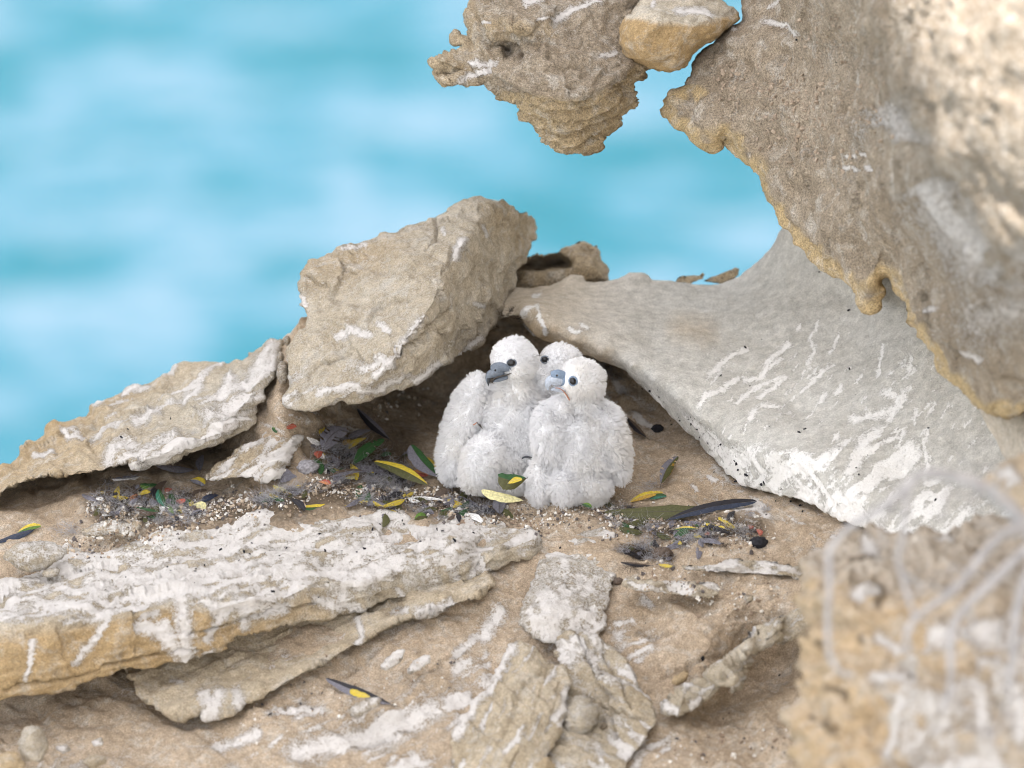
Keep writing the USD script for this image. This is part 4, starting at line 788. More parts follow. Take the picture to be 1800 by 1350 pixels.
def ell(px, py, cx, cy, rx, ry, ang=0):
    t = math.radians(ang); x, y = px - cx, py - cy
    x, y = x * math.cos(t) + y * math.sin(t), -x * math.sin(t) + y * math.cos(t)
    return 1 - sstep(0.75, 1.15, np.hypot(x / rx, y / ry))

# left chick
A = [(903, 634, 25, 45, 43, 43), (906, 690, 10, 36, 46, 38), (893, 750, 0, 64, 78, 52), (866, 812, 0, 74, 54, 56), (816, 745, 8, 36, 100, 38, -17), (799, 800, -5, 30, 58, 36, -8), (846, 815, 48, 40, 60, 30, -22), (928, 775, 5, 42, 88, 44), (885, 850, 10, 60, 22, 45)]
def A_len(px, py): return np.where(py < 672, 0.0064, 0.0090) * np.where((px < 885) & (py < 680), 0.9, 1) * (1 - 0.55 * ell(px, py, 880, 650, 34, 24))
def A_bare(px, py, w):
    f = w > 20 * S
    return f * np.maximum.reduce([ell(px, py, 880, 647, 20, 8, -14), ell(px, py, 899, 638, 8.5, 6.5), ell(px, py, 870, 658, 16, 14)])
def flow_down(px, py):
    d = np.zeros(px.shape + (3,)); d += -UP * 0.55
    head = (py < 670)[..., None]
    return np.where(head, 0.5 * RIGHT + 0.15 * UP, d)
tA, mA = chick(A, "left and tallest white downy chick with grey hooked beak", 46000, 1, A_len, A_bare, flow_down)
wA = eye_of(tA, mA, 899, 638, (7.5, 5.9), "skin", (9.2, 7.4), turn=6)
put("face_skin", ball(884, 645, front_w(mA, 886, 645) - 3.5 * S, 20, 8, 8, turn=-8), "skin", tA)
wb = front_w(mA, 884, 652)
put("cere", loft([(886, 648, wb - 10 * S), (875, 649, wb - 2 * S), (865, 651, wb - 2 * S)], [(8, 9), (10.5, 9), (9.5, 8)]), "skin", tA)
bk = put("beak", loft([(882, 657, wb - 8 * S), (870, 656, wb - 1 * S), (862, 658, wb), (857.5, 665, wb), (858, 676, wb - 1 * S)], [(6, 8), (8.5, 8.2), (7.5, 7.5), (4.5, 5), (0.8, 1)]), "beak", tA)
put("beak_tip", loft([(858.5, 664, wb + 1.2 * S), (858.3, 671, wb), (858.6, 679, wb - 1 * S)], [(3.8, 4.6), (2.8, 3.4), (0.5, 0.6)]), "beak_tip", bk)
put("gape", loft([(863, 670, wb + 3 * S), (874, 663, wb + 4 * S), (886, 660, wb + 1 * S), (899, 656, wb - 5 * S)], [(1.0, 4), (1.2, 6), (1.2, 6), (0.8, 5)]), "dark_shaft", tA)
put("lower_beak", loft([(868, 670, wb - 2 * S), (877, 667, wb - 1 * S), (890, 663, wb - 6 * S)], [(1.5, 3), (4.2, 6), (4.5, 7)]), "skin", tA)
put("nostril", ball(871, 650.5, wb + 5 * S, 3.0, 3.4, 2.2), "shaft", tA)
put("nostril_hole", ball(870.6, 650.8, wb + 6.4 * S, 1.8, 2.2, 1.6), "eye", tA)
put("claw", loft([(918, 806, front_w(mA, 922, 806) + 8 * S), (925, 803, front_w(mA, 922, 806) + 10 * S), (937, 805, front_w(mA, 922, 806) + 8 * S)], [(1.2, 1.2), (2.0, 2), (0.8, 1)]), "beak_tip", tA)
for k, (x, y, dx, dy) in enumerate([(838, 742, 7, 9), (843, 745, 5, 9), (832, 747, 6, -4)]):
    ww = front_w(mA, x, y) + 9 * S
    put("wing_quill", loft([(x, y, ww), (x + dx, y + dy, ww + 1 * S)], [(1.1, 1), (0.5, 0.5)]), ["dark_shaft", "dark_shaft", "feather_orange"][k], tA)

# front right chick
B = [(1021, 673, 72, 47, 44, 44), (1026, 715, 60, 38, 30, 36), (1022, 788, 48, 76, 82, 56), (1015, 852, 50, 62, 36, 50), (968, 768, 70, 36, 62, 34, 6), (1078, 780, 58, 30, 76, 36, 12), (948, 848, 66, 24, 46, 26), (990, 858, 80, 30, 34, 24), (1046, 856, 66, 28, 34, 28), (1050, 742, 48, 44, 32, 36), (985, 722, 66, 30, 30, 30)]
def B_len(px, py): return np.where(py < 708, 0.0062, 0.0090) * (1 - 0.5 * ell(px, py, 985, 668, 30, 24))
def B_bare(px, py, w):
    return (w > 55 * S) * np.maximum.reduce([ell(px, py, 986, 664, 20, 13, 10), ell(px, py, 1008, 670, 7.5, 8.5), ell(px, py, 975, 672, 14, 20), 0.8 * ell(px, py, 994, 692, 12, 6, 40)])
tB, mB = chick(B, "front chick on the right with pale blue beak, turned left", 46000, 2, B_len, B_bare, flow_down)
wE = eye_of(tB, mB, 1007, 670, (6.0, 7.0), "blue_skin", (8.6, 9.6), turn=28)
wb = front_w(mB, 988, 664)
put("face_skin", ball(990, 669, wb - 4 * S, 17, 10, 8, turn=-15), "blue_skin", tB)
put("cere", loft([(992, 661, wb - 9 * S), (981, 660, wb - 1 * S), (972, 662, wb - 1 * S)], [(8, 9), (11, 9), (9.5, 8.5)]), "blue_skin", tB)
put("beak", loft([(986, 670, wb - 5 * S), (975, 668, wb), (967, 670, wb), (963, 677, wb), (964, 686, wb - 2 * S)], [(8, 9), (10.5, 9), (9, 8), (5.5, 6), (1.0, 1.2)]), "pale_beak", tB)
put("lower_beak", loft([(969, 685, wb - 2 * S), (979, 684, wb - 1 * S), (992, 686, wb - 5 * S)], [(2, 3), (5, 6.5), (5, 7)]), "pale_beak", tB)
put("gape", loft([(976, 682, wb + 5 * S), (986, 684, wb + 4 * S), (994, 692, wb + 2 * S), (1001, 703, wb - 2 * S)], [(0.7, 3), (0.9, 4), (1.2, 4), (1.5, 3)]), "gape", tB)
put("nostril", ball(979, 660, wb + 6.5 * S, 2.8, 3.0, 2.2), "shaft", tB)
put("nostril_hole", ball(978.8, 660.2, wb + 7.9 * S, 1.7, 1.9, 1.6), "eye", tB)

# chick at the back
C = [(984, 641, -52, 42, 40, 38), (985, 700, -55, 40, 50, 38), (948, 676, -30, 26, 40, 26), (1000, 780, -62, 70, 84, 44)]
tC, mC = chick(C, "third chick peering out from behind the other two", 16000, 3, lambda px, py: 0.0065 + 0 * px, lambda px, py, w: (w > -50 * S) * np.maximum(ell(px, py, 957, 632, 7.5, 6.5), 0.5 * ell(px, py, 957, 650, 14, 14)), flow_down)
eye_of(tC, mC, 957.5, 632, (6.0, 5.4), "skin", (8.6, 7.4))
put("beak", loft([(950, 652, -50 * S), (940, 655, -48 * S), (934, 660, -48 * S), (932, 670, -50 * S)], [(9, 9), (8, 8), (5.5, 6), (0.8, 1)]), "beak", tC)
print("chicks done")

# ------------------------------------------------------------------ feathers
def feather(label, a, b, width, mats, name="feather", shaft=None, bend=0.12, roll=0.0, lift=4.0, seed=0, group=None, split=0, wa=None, wb=None, blunt=0.5, quill=0.12, tip_mat=None, tip_at=0.6):
    """A feather from quill a to tip b (photo positions), vane half on each side of the shaft; it lies on what is under it."""
    rng = np.random.default_rng(seed * 7 + 3)
    shaft = shaft or ("dark_shaft" if mats[0] in ("green", "olive", "teal", "bright_green", "black", "slate", "navy", "brown") else "shaft")
    wa = (float(surf_w(*a)) if wa is None else wa) + lift * S * 0.6
    wb = (float(surf_w(*b)) if wb is None else wb) + lift * S
    wb = wa + np.clip(wb - wa, -0.05, 0.05)
    p0, p1 = P(*a, wa), P(*b, wb)
    d = p1 - p0; L = np.linalg.norm(d); d /= L
    n = -FWD * 0.8 + np.array([0, 0, 0.6]); n -= (n @ d) * d; n /= np.linalg.norm(n)
    side = np.cross(n, d)
    c, s = math.cos(roll), math.sin(roll); n, side = n * c + side * s, side * c - n * s
    t = empty(name, p0); tag(t, label, "feather", group)
    K = 22; u = np.linspace(0, 1, K)
    axis = p0 + d * (u * L)[:, None] + side * (bend * width * S * 2 * np.sin(u * math.pi))[:, None] + n * (0.10 * L * np.sin(u * math.pi) * (0.4 + 0.6 * rng.random()))[:, None] * 0.5
    x = np.clip((u - quill) / (1 - quill), 0, 1)
    prof = np.clip(x * 3.2, 0, 1) ** 0.6 * np.clip((1 - x) / max(1 - blunt, .05), 0, 1) ** 0.55
    M = 6
    for sgn, mat, part, wf in ((1, mats[0], "vane", 1.0), (-1, mats[1], "vane", 0.85)):
        rows, ok = [], []
        for i in range(K):
            hw = width * S * 0.5 * prof[i] * wf * (1 + 0.035 * rng.normal())
            q = np.linspace(0, 1, M)
            sweep = d * (q * hw * 0.55)[:, None]
            rows.append(axis[i] + side * (sgn * q * hw)[:, None] + sweep + n * (-0.22 * q ** 2 * hw + 0.0003)[:, None] + n * (rng.normal() * 0.0002))
        rows = np.vstack(rows); f = []
        cuts = set(rng.choice(np.arange(6, K - 3), min(split, 4), replace=False).tolist()) if split else set()
        for i in range(K - 1):
            if prof[i] < 0.02 and prof[i + 1] < 0.02: continue
            for j in range(M - 1):
                if i in cuts and j > 1: continue
                A_, B_, C_, D_ = i * M + j, i * M + j + 1, (i + 1) * M + j + 1, (i + 1) * M + j
                f += [[A_, B_, C_], [A_, C_, D_]] if sgn < 0 else [[A_, C_, B_], [A_, D_, C_]]
        f = np.array(f)
        if tip_mat:
            row = f[:, 0] // M; far = row > tip_at * K
            v1 = put(part, (rows, f[~far]), "feather_" + mat, t)
            put("tip", (rows, f[far]), "feather_" + tip_mat, v1)
        else:
            put(part, (rows, f), "feather_" + mat, t)
    r = np.interp(u, [0, 1], [1.0, 0.25]) * max(0.0003, width * S * 0.022)
    rv, rf = [], []
    for i in range(K):
        for j in range(5):
            an = j / 5 * 2 * math.pi; rv.append(axis[i] + n * 0.0004 + (n * math.cos(an) + side * math.sin(an)) * r[i])
    for i in range(K - 1):
        for j in range(5):
            k = (j + 1) % 5; rf += [[i * 5 + j, i * 5 + k, (i + 1) * 5 + k], [i * 5 + j, (i + 1) * 5 + k, (i + 1) * 5 + j]]
    put("shaft", (np.array(rv), np.array(rf)), shaft, t)
    return t

F = feather
F("broad yellow feather with olive lower edge, left of the chicks", (764, 861), (657, 811), 25, ("olive", "yellow"), bend=-.1, seed=1, lift=9)
F("flat yellow and dark green feather lying on the slab's back edge", (616, 889), (488, 894), 17, ("green", "yellow"), tip_mat="olive", tip_at=.55, seed=2, lift=7, quill=.03, blunt=.4)
F("dark feather with green edge standing beside the left chick", (782, 846), (722, 782), 30, ("slate", "green"), seed=3, lift=14, blunt=.7)
F("small yellow feather tucked beside the dark green-edged one", (782, 838), (752, 804), 14, ("yellow", "yellow"), seed=4, lift=8)
F("red and orange feather lying above the broad yellow one", (713, 834), (753, 835), 16, ("orange", "red"), seed=5, lift=10, quill=.02, blunt=.7)
F("vivid green feather pointing up from the litter", (615, 824), (676, 772), 24, ("green", "green"), seed=6, lift=14, split=2)
F("fanned grey feather under the boulder's lower edge", (566, 800), (606, 752), 38, ("slate", "slate"), seed=7, lift=14, split=3, blunt=.75)
F("grey feather lying right of the fanned grey one", (606, 776), (652, 756), 15, ("slate", "slate"), seed=8, lift=10)
F("long black feather leaning under the boulder", (694, 780), (628, 718), 17, ("black", "slate"), seed=9, lift=14)
F("amber scrap of feather between the grey feathers", (601, 782), (623, 776), 15, ("amber", "amber"), seed=10, lift=10, quill=.02)
F("short dark green feather in the middle of the litter", (637, 884), (634, 853), 20, ("green", "green"), seed=11, lift=8)
F("rounded grey feather with yellow base beside the tilted stone", (492, 852), (515, 833), 30, ("slate", "slate"), seed=12, lift=9, blunt=.8)
F("narrow yellow feather with white quill below the tilted stone", (520, 870), (480, 853), 13, ("yellow", "cream"), seed=13, lift=8)
F("salmon scrap of feather below the fanned grey feather", (559, 806), (566, 793), 16, ("red", "red"), seed=14, lift=9, quill=.02)
F("orange-red scrap in the middle of the litter", (560, 846), (582, 853), 11, ("red", "orange"), seed=15, lift=8, quill=.02)
F("ochre feather scrap above the short dark green feather", (605, 841), (632, 840), 16, ("amber", "cream"), seed=16, lift=8, quill=.02)
F("tiny yellow scrap right of the ochre feather", (640, 834), (657, 832), 12, ("yellow", "olive"), seed=17, lift=8, quill=.02)
F("green feather on top of the tilted stone", (520, 760), (478, 752), 15, ("green", "bright_green"), seed=18, lift=6, quill=.02, blunt=.6)
F("red scrap of feather on top of the tilted stone", (503, 754), (521, 749), 15, ("red", "red"), seed=19, lift=9, quill=.02)
F("grey feather with yellow edge on the slab's back edge", (704, 901), (656, 880), 15, ("yellow", "slate"), seed=20, lift=6)
F("white quilled feather lying level below the broad yellow one", (704, 876), (780, 879), 7, ("white", "white"), seed=21, lift=7)
F("narrow yellow feather in front of the left chick", (770, 879), (815, 888), 8, ("yellow", "amber"), seed=22, lift=7, quill=.05)
F("short violet-grey feather on edge of the slab below the left chick", (767, 906), (744, 886), 15, ("slate", "slate"), seed=23, lift=7)
F("rounded yellow-green feather at the slab edge", (728, 914), (750, 908), 16, ("bright_green", "olive"), seed=24, lift=6, quill=.02, blunt=.75)
F("dark green feather with yellow tip against the left chick", (928, 840), (876, 838), 34, ("olive", "green"), wa=.065, wb=.07, seed=25, lift=10, blunt=.7, quill=.05)
F("small yellow feather under the dark green one between the chicks", (892, 850), (918, 843), 12, ("yellow", "yellow"), wa=.085, wb=.085, seed=26, lift=10, quill=.02)
F("pale yellow feather lying in front of the two chicks", (922, 880), (846, 862), 19, ("cream", "cream"), wa=.075, wb=.07, seed=27, lift=10, blunt=.7, quill=.04)
F("violet-grey feather with yellow base standing in front of the chicks", (880, 908), (888, 874), 26, ("slate", "slate"), seed=28, lift=14, blunt=.8)
F("long olive flight feather right of the chicks", (1264, 894), (1062, 900), 34, ("olive", "olive"), seed=29, lift=10, shaft="dark_shaft", blunt=.35, quill=.06)
F("dark violet flight feather crossing under the olive one", (1150, 922), (1331, 881), 20, ("black", "navy"), seed=30, lift=8, blunt=.75)
F("upright green and yellow feather right of the chicks", (1160, 858), (1192, 802), 22, ("slate", "olive"), seed=31, lift=14, split=3)
F("yellow feather stuck in the upright green one", (1176, 842), (1187, 806), 10, ("yellow", "amber"), seed=32, lift=18)
F("yellow feather lying behind the long olive one", (1104, 884), (1166, 866), 14, ("yellow", "amber"), seed=33, lift=8, quill=.04)
F("green feather beside the yellow one behind the long olive feather", (1140, 878), (1172, 872), 11, ("green", "teal"), seed=34, lift=8, quill=.04)
F("narrow yellow feather lying below the long olive one", (1182, 932), (1228, 930), 8, ("yellow", "green"), seed=35, lift=7, quill=.04)
F("red scrap of feather below the long olive one", (1233, 932), (1243, 945), 13, ("red", "orange"), seed=36, lift=8, quill=.02)
F("red scrap of feather near the black pellet", (1330, 930), (1336, 942), 11, ("red", "red"), seed=37, lift=9, quill=.02)
F("small red scrap behind the black pellet", (1315, 924), (1321, 930), 9, ("red", "red"), seed=38, lift=9, quill=.02)
F("dark feather on the sand wall right of the front chick", (1142, 774), (1102, 733), 13, ("black", "brown"), seed=39, lift=6)
F("grey-black feather with yellow band on the sand below the slab", (704, 1244), (572, 1192), 23, ("slate", "black"), seed=40, lift=6, shaft="dark_shaft")
F("yellow band of feather lying beside the loose stone", (652, 1226), (616, 1212), 14, ("yellow", "yellow"), seed=41, lift=9, quill=.02, blunt=.7)
F("dark feather tipped yellow at the far left edge", (70, 926), (-10, 954), 14, ("navy", "navy"), seed=42, lift=7)
F("yellow feather end beside the dark one at the far left", (30, 937), (72, 924), 13, ("yellow", "bright_green"), seed=43, lift=10, quill=.02, blunt=.7)
F("bright green feather in the left litter below the outcrop lip", (284, 853), (246, 852), 17, ("bright_green", "green"), seed=44, lift=10, quill=.03, blunt=.65)
F("teal feather standing in the left litter", (296, 898), (279, 860), 16, ("teal", "green"), seed=45, lift=12)
F("red scrap behind the teal feather", (290, 866), (303, 859), 10, ("red", "red"), seed=46, lift=9, quill=.02)
F("orange scrap left of the teal feather", (236, 886), (240, 869), 15, ("orange", "orange"), seed=47, lift=10, quill=.02, blunt=.7)
F("deep red scrap right of the teal feather", (308, 880), (321, 885), 14, ("red", "red"), seed=48, lift=8, quill=.02, blunt=.7)
F("brown feather with green base left of the teal one", (283, 900), (238, 892), 17, ("brown", "green"), seed=49, lift=9)
F("green strip of feather right of the teal one's foot", (308, 906), (296, 886), 9, ("bright_green", "bright_green"), seed=50, lift=8)
F("navy feather pointing right in the left litter", (350, 888), (384, 870), 15, ("navy", "navy"), seed=51, lift=9)
F("pale yellow feather beside the navy one", (337, 889), (362, 892), 15, ("cream", "cream"), seed=52, lift=8, quill=.02, blunt=.7)
F("dark slate feather in front of the pale yellow one", (330, 910), (360, 896), 9, ("slate", "black"), seed=53, lift=7)
F("grey feather with yellow edge under the tilted stone", (330, 844), (360, 852), 17, ("yellow", "slate"), seed=54, lift=9, blunt=.7)
F("white wispy feather at the back of the left litter", (252, 836), (196, 842), 15, ("white", "slate"), seed=55, lift=9, split=3)
F("grey feather under the overhanging lip of the outcrop", (348, 826), (272, 818), 17, ("slate", "slate"), seed=56, lift=6)
F("upright grey feather under the outcrop lip", (352, 832), (357, 800), 15, ("slate", "slate"), seed=57, lift=6)
F("small green feather in front of the front chick", (1020, 886), (1040, 892), 9, ("bright_green", "green"), seed=58, lift=7, wa=.09, wb=.09)
F("brown quill feather lying left of the broad yellow feather", (720, 862), (655, 880), 13, ("brown", "slate"), seed=59, lift=7)
F("slate feather in the litter behind the broad yellow one", (700, 805), (745, 795), 15, ("slate", "olive"), seed=60, lift=9)
F("yellow-edged green feather under the left chick's foot", (812, 848), (776, 826), 14, ("green", "yellow"), seed=61, lift=9)
F("dark feather lying in the litter in front of the left chick", (850, 893), (806, 872), 15, ("navy", "slate"), seed=62, lift=7)
F("brown feather under the red scrap in the litter", (570, 842), (640, 828), 14, ("brown", "slate"), seed=63, lift=6)
F("thin yellow feather below the upright slab's right edge", (1190, 996), (1158, 992), 7, ("yellow", "yellow"), seed=64, lift=7)
F("black feather lying beside the upright slab", (1150, 995), (1090, 988), 9, ("black", "brown"), seed=65, lift=6)

# small scraps, all alike
rng = np.random.default_rng(5)
ZONES = [([(180, 880), (250, 885), (340, 890)], 26, 54), ([(560, 800), (640, 820), (720, 860)], 36, 78), ([(620, 880), (760, 890), (860, 895)], 15, 40), ([(1080, 905), (1180, 945), (1320, 935)], 22, 44), ([(1095, 965), (1180, 980)], 10, 8), ([(540, 860), (450, 880)], 12, 8)]
SCR = ["slate"] * 6 + ["brown"] * 3 + ["white"] * 2 + ["black"] * 3 + ["olive"] * 4 + ["green"] * 2 + ["yellow"] * 2
def zone_pts(rng, z, n):
    line, sp, _ = z
    line = np.array(line, float); s = np.concatenate([[0], np.cumsum(np.linalg.norm(np.diff(line, axis=0), axis=1))])
    t = rng.uniform(0, s[-1], n)
    return np.stack([np.interp(t, s, line[:, 0]) + rng.normal(0, 8, n), np.interp(t, s, line[:, 1]) + rng.normal(0, sp * 0.5, n)], 1)
NAMED = {"slate": "loose grey feathers", "brown": "loose brown feathers", "white": "loose white feathers", "black": "loose black feathers", "olive": "loose olive feathers", "green": "loose green feathers", "yellow": "loose yellow feathers", "red": "loose red feathers"}
k = 0
for z in ZONES:
    for (x, y) in zone_pts(rng, z, z[2]):
        c = SCR[rng.integers(len(SCR))]; an = rng.uniform(0, math.pi * 2); L = 10 + 42 * rng.random() ** 1.7
        word = {"slate": "grey"}.get(c, c)
        feather(f"loose {word} feather, one of the many scattered through the nest litter", (x, y), (x + L * math.cos(an), y - L * math.sin(an) * 0.6), rng.uniform(4, 8) + L * 0.17, (c, c), name="feather", seed=500 + k, lift=6 + 4 * rng.random(), group=NAMED[c] + " in the litter", quill=.05); k += 1

# ------------------------------------------------------------------ fluff, grit, specks
def fluff(name, label, spots, mat, n, size, seed, width=0.00030, cat="down fluff"):
    rng = np.random.default_rng(seed); P_ = []
    for (x, y) in spots:
        w = float(surf_w(x, y)); c = P(x, y, w + 3 * S)
        m = int(n * rng.uniform(0.6, 1.3)); sz = size * rng.uniform(0.6, 1.4) * S
        d = rng.normal(size=(m, 3)); d[:, 2] = np.abs(d[:, 2]) * 0.35; d += -FWD * 0.2; d /= np.linalg.norm(d, axis=1, keepdims=True)
        L = sz * rng.uniform(0.5, 1.1, m); curl = rng.normal(0, 0.6, (m, 3))
        r0 = c + rng.normal(0, sz * 0.6, (m, 3)) * [1, 1, .25]
        P_.append(np.stack([r0, r0 + (d * 0.5 + curl * 0.2) * L[:, None], r0 + (d * 0.85 + curl * 0.6) * L[:, None], r0 + (d + curl * 1.2) * L[:, None]], 1))
    p = put_curves(name, np.vstack(P_), width * np.array([1, .9, .7, .4]), mat)
    tag(p, label, cat, kind="stuff")
rng = np.random.default_rng(9)
sp = np.vstack([zone_pts(rng, z, n) for z, n in zip(ZONES, (40, 74, 26, 30, 10, 22))] + [np.array([(655, 845), (665, 850), (650, 860), (680, 855), (610, 760), (560, 790), (610, 800), (545, 815), (700, 868), (790, 875), (1112, 955), (1124, 962), (1135, 960), (1150, 850), (1140, 858), (1215, 945), (110, 935), (120, 925), (130, 935), (1060, 640), (1075, 655), (1085, 668), (1095, 690), (1320, 905), (1345, 895), (230, 840), (170, 870), (205, 865), (800, 892), (1075, 650), (950, 880)])])
fluff("white_fluff", "wisps of white down caught all through the nest litter", sp, "fluff", 46, 12, 1)
sp = np.vstack([zone_pts(rng, z, n) for z, n in zip(ZONES, (44, 70, 24, 22, 14, 14))] + [np.array([(600, 852), (590, 858), (1160, 965), (1170, 975), (1130, 975), (300, 815), (330, 808), (380, 790), (890, 555), (900, 545), (915, 560), (870, 575), (925, 585), (700, 880), (690, 884), (1110, 1000), (1320, 940), (540, 820), (560, 830), (250, 815), (1065, 645), (1080, 660)])])
fluff("dark_fluff", "tangles of dark grey down and plant fibre in the nest litter", sp, "dark_fluff", 42, 10, 2, width=0.00024)

def chips(pts, sizes, seed, flat=0.6):
    rng = np.random.default_rng(seed); V, Fc = [], []; base = trimesh.creation.icosphere(1, 1.0); bv, bf = np.array(base.vertices), np.array(base.faces)
    for i, ((x, y), s) in enumerate(zip(pts, sizes)):
        w = float(surf_w(x, y)); c = P(x, y, w + s * S * 0.25)
        q = bv * rng.uniform(0.55, 1.25, 3) * [1, 1, flat]
        q = q * (1 + 0.28 * rng.normal(size=(len(bv), 1)))
        q = q @ trimesh.transformations.random_rotation_matrix(rng.random(3))[:3, :3].T
        V.append(c + q * s * S * 0.5); Fc.append(bf + 42 * i)
    return np.vstack(V), np.vstack(Fc)
def scatter(line, spread, n, lo, hi, rng, skew=3.0):
    p = zone_pts(rng, (line, spread, 0), n)
    return p, lo + (hi - lo) * rng.random(n) ** skew
rng = np.random.default_rng(21)
GR = [([(120, 965), (260, 940), (420, 890), (540, 880)], 26, 900), ([(150, 890), (330, 900), (420, 880)], 28, 800), ([(540, 850), (700, 870), (830, 895)], 30, 1050), ([(840, 900), (960, 920), (1000, 900), (1100, 900)], 24, 650), ([(1060, 915), (1200, 930), (1350, 940)], 34, 800), ([(1120, 1000), (1260, 1060), (1380, 1060)], 40, 260), ([(420, 1260), (600, 1230), (800, 1180)], 50, 160), ([(1150, 1330), (1380, 1300)], 40, 160), ([(660, 720), (760, 700)], 24, 90)]
for gi in range(4):
    pts, szs = [], []
    for line, spd, n in GR:
        p, s = scatter(line, spd, int(n * (0.34, 0.30, 0.20, 0.16)[gi]), 2.2, 8.5, rng); pts.append(p); szs.append(s)
    tag(put("grit", chips(np.vstack(pts), np.concatenate(szs), 30 + gi), f"grit_{gi}", smooth=False),
        ["tan grit strewn over the nest floor", "white crumbs of rock strewn over the nest floor", "brown grit strewn over the nest floor", "dark grit and droppings strewn over the nest floor"][gi], "grit", kind="stuff")
# gravel on the overhang
pts, szs = [], []
for line, spd, n in [([(1250, 140), (1330, 150), (1450, 180), (1560, 190)], 60, 620), ([(1330, 230), (1450, 260), (1500, 280)], 60, 260), ([(1400, 80), (1500, 60)], 60, 150)]:
    p, s = scatter(line, spd, n, 2.2, 9, rng, 5); pts.append(p); szs.append(s)
pts, szs = np.vstack(pts), np.concatenate(szs)
ok = surf_w(pts[:, 0], pts[:, 1]) > -1
tag(put("gravel", chips(pts[ok], szs[ok], 44), "grit_4", smooth=False), "pale gravel embedded in the big brown overhang", "gravel", kind="stuff")
# black specks on the pale faces
spk = [(1310, 610), (1339, 597), (1217, 677), (1318, 678), (1267, 660), (1504, 694), (1475, 704), (1493, 648), (1492, 545), (1440, 478), (1632, 752), (1415, 755), (1405, 760), (1475, 790), (1505, 822), (1508, 830), (1525, 800), (1510, 834), (1453, 808), (1628, 815), (1268, 805), (1215, 745), (1225, 755), (1240, 762), (1250, 770), (1260, 777), (1290, 842), (1293, 846), (1255, 830), (1352, 750), (655, 930), (657, 937), (620, 938), (707, 915), (710, 921), (668, 921), (778, 933), (627, 970), (632, 972), (632, 930), (985, 963), (990, 962), (225, 755), (208, 770), (213, 768), (300, 735), (1640, 890), (1645, 880), (800, 1215), (740, 1213), (755, 1212), (470, 1257), (475, 1255), (1140, 1055), (1135, 1053), (1235, 1157), (1370, 1187), (1135, 1095), (1305, 985), (1333, 980), (980, 1150), (1470, 110), (1410, 68), (1400, 70), (300, 950), (290, 958), (480, 1040), (560, 1050), (650, 985), (345, 1000), (420, 985)]
spk = np.array(spk + [tuple(x) for x in zone_pts(rng, ([(1110, 660), (1190, 725), (1250, 780), (1330, 850), (1420, 890)], 16, 0), 40)] + [tuple(x) for x in zone_pts(rng, ([(150, 1030), (500, 970), (880, 930)], 30, 0), 46)], float)
tag(put("dark_specks", chips(spk, 2.4 + 5 * rng.random(len(spk)) ** 2, 51, 0.4), "black_debris", smooth=False), "black specks of old droppings dotting the white rock faces", "specks", kind="stuff")

# pellets
def pellet(label, x, y, r, mat, seed):
    rng = np.random.default_rng(seed); m = trimesh.creation.icosphere(3, 1.0); v = np.array(m.vertices)
    v *= (0.8 + 0.5 * fbm(v * 3.1 + seed, 3, seed))[:, None] * [1.15, 0.9, 0.8]
    c = P(x, y, float(surf_w(x, y)) + r * S * 0.3)
    tag(put("pellet", (c + v * r * S, np.array(m.faces)), mat), label, "pellet")
pellet("black pellet lying right of the long olive feather", 1333, 954, 13, "black_debris", 1)
pellet("dark brown pellet at the foot of the upright slab", 1164, 974, 15, "feather_brown", 2)
pellet("black clump clinging to the sand wall behind the front chick", 1156, 753, 9, "black_debris", 3)
pellet("black clump beside the upright slab's right edge", 1086, 1022, 8, "feather_brown", 4)
pellet("grey pellet in the litter beside the tilted stone", 541, 822, 16, "grey_debris", 5)

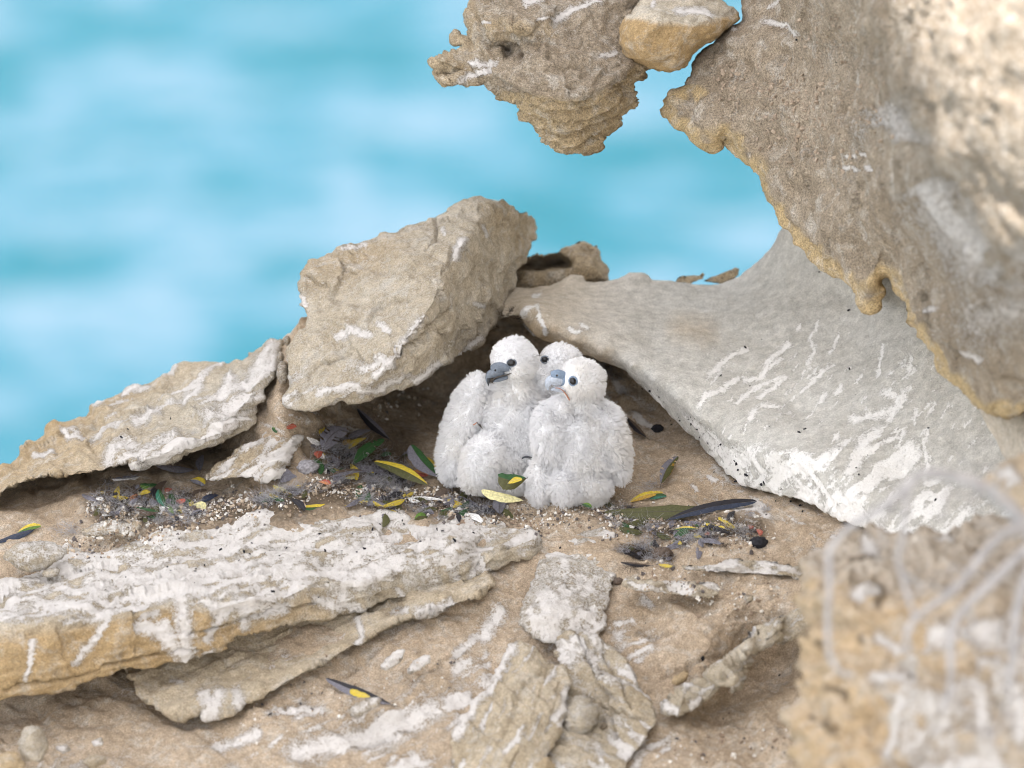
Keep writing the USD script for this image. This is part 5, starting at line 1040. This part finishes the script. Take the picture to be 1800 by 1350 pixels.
# ------------------------------------------------------------------ dead branches in front, out of focus
def limb(pts, r0, r1):
    return loft(pts, [(0.92 * (r0 + (r1 - r0) * i / (len(pts) - 1)),) * 2 for i in range(len(pts))], 9)
tw = empty("dead_shrub", P(1900, 1120, 1.6)); tag(tw, "blurred grey leafless branches arching over the foreground rock", "dead shrub")
put("branch", limb([(1900, 1060, 1.77), (1820, 945, 1.77), (1765, 882, 1.78), (1722, 853, 1.79), (1667, 836, 1.80), (1612, 840, 1.80), (1562, 886, 1.81), (1511, 915, 1.81), (1456, 972, 1.81)], 15, 5), "twig", tw)
put("branch", limb([(1456, 972, 1.81), (1458, 1040, 1.82), (1455, 1100, 1.83), (1462, 1160, 1.83), (1503, 1186, 1.83)], 5.5, 4), "twig", tw)
put("branch", limb([(1612, 842, 1.80), (1594, 880, 1.81), (1588, 940, 1.82), (1579, 987, 1.82), (1617, 1025, 1.81)], 6, 4), "twig", tw)
put("branch", limb([(1815, 930, 1.79), (1770, 935, 1.81), (1722, 983, 1.83), (1672, 1042, 1.85), (1612, 1084, 1.87), (1598, 1150, 1.88)], 9, 4.5), "twig", tw)
put("branch", limb([(1840, 950, 1.81), (1790, 980, 1.83), (1739, 1029, 1.85), (1680, 1092, 1.87), (1672, 1170, 1.88), (1655, 1250, 1.89)], 10, 5), "twig", tw)
put("branch", limb([(1850, 960, 1.85), (1800, 1030, 1.86), (1783, 1118, 1.87), (1772, 1210, 1.88)], 10, 6), "twig", tw)
put("branch", limb([(1579, 985, 1.82), (1600, 1060, 1.85), (1612, 1090, 1.87)], 4, 3.5), "twig", tw)
rng = np.random.default_rng(77)
for x0, y0, x1, y1, r in [(1765, 884, 1690, 800, 4), (1722, 854, 1640, 900, 3.4), (1740, 1000, 1640, 1010, 3), (1700, 1070, 1720, 1180, 3), (1790, 1060, 1745, 1160, 3), (1667, 838, 1580, 815, 3), (1690, 1020, 1560, 1060, 2.8), (1830, 960, 1720, 925, 4), (1815, 1100, 1740, 1300, 3), (1562, 888, 1545, 960, 2.6)]:
    t = np.linspace(0, 1, 5)[:, None]
    q = np.array([[x0, y0]]) * (1 - t) + np.array([[x1, y1]]) * t; q[1:-1] += rng.normal(0, 9, (3, 2))
    put("branch", limb([(a, b, 1.80 + 0.02 * i) for i, (a, b) in enumerate(q)], r, r * 0.5), "twig", tw)
print("all done")
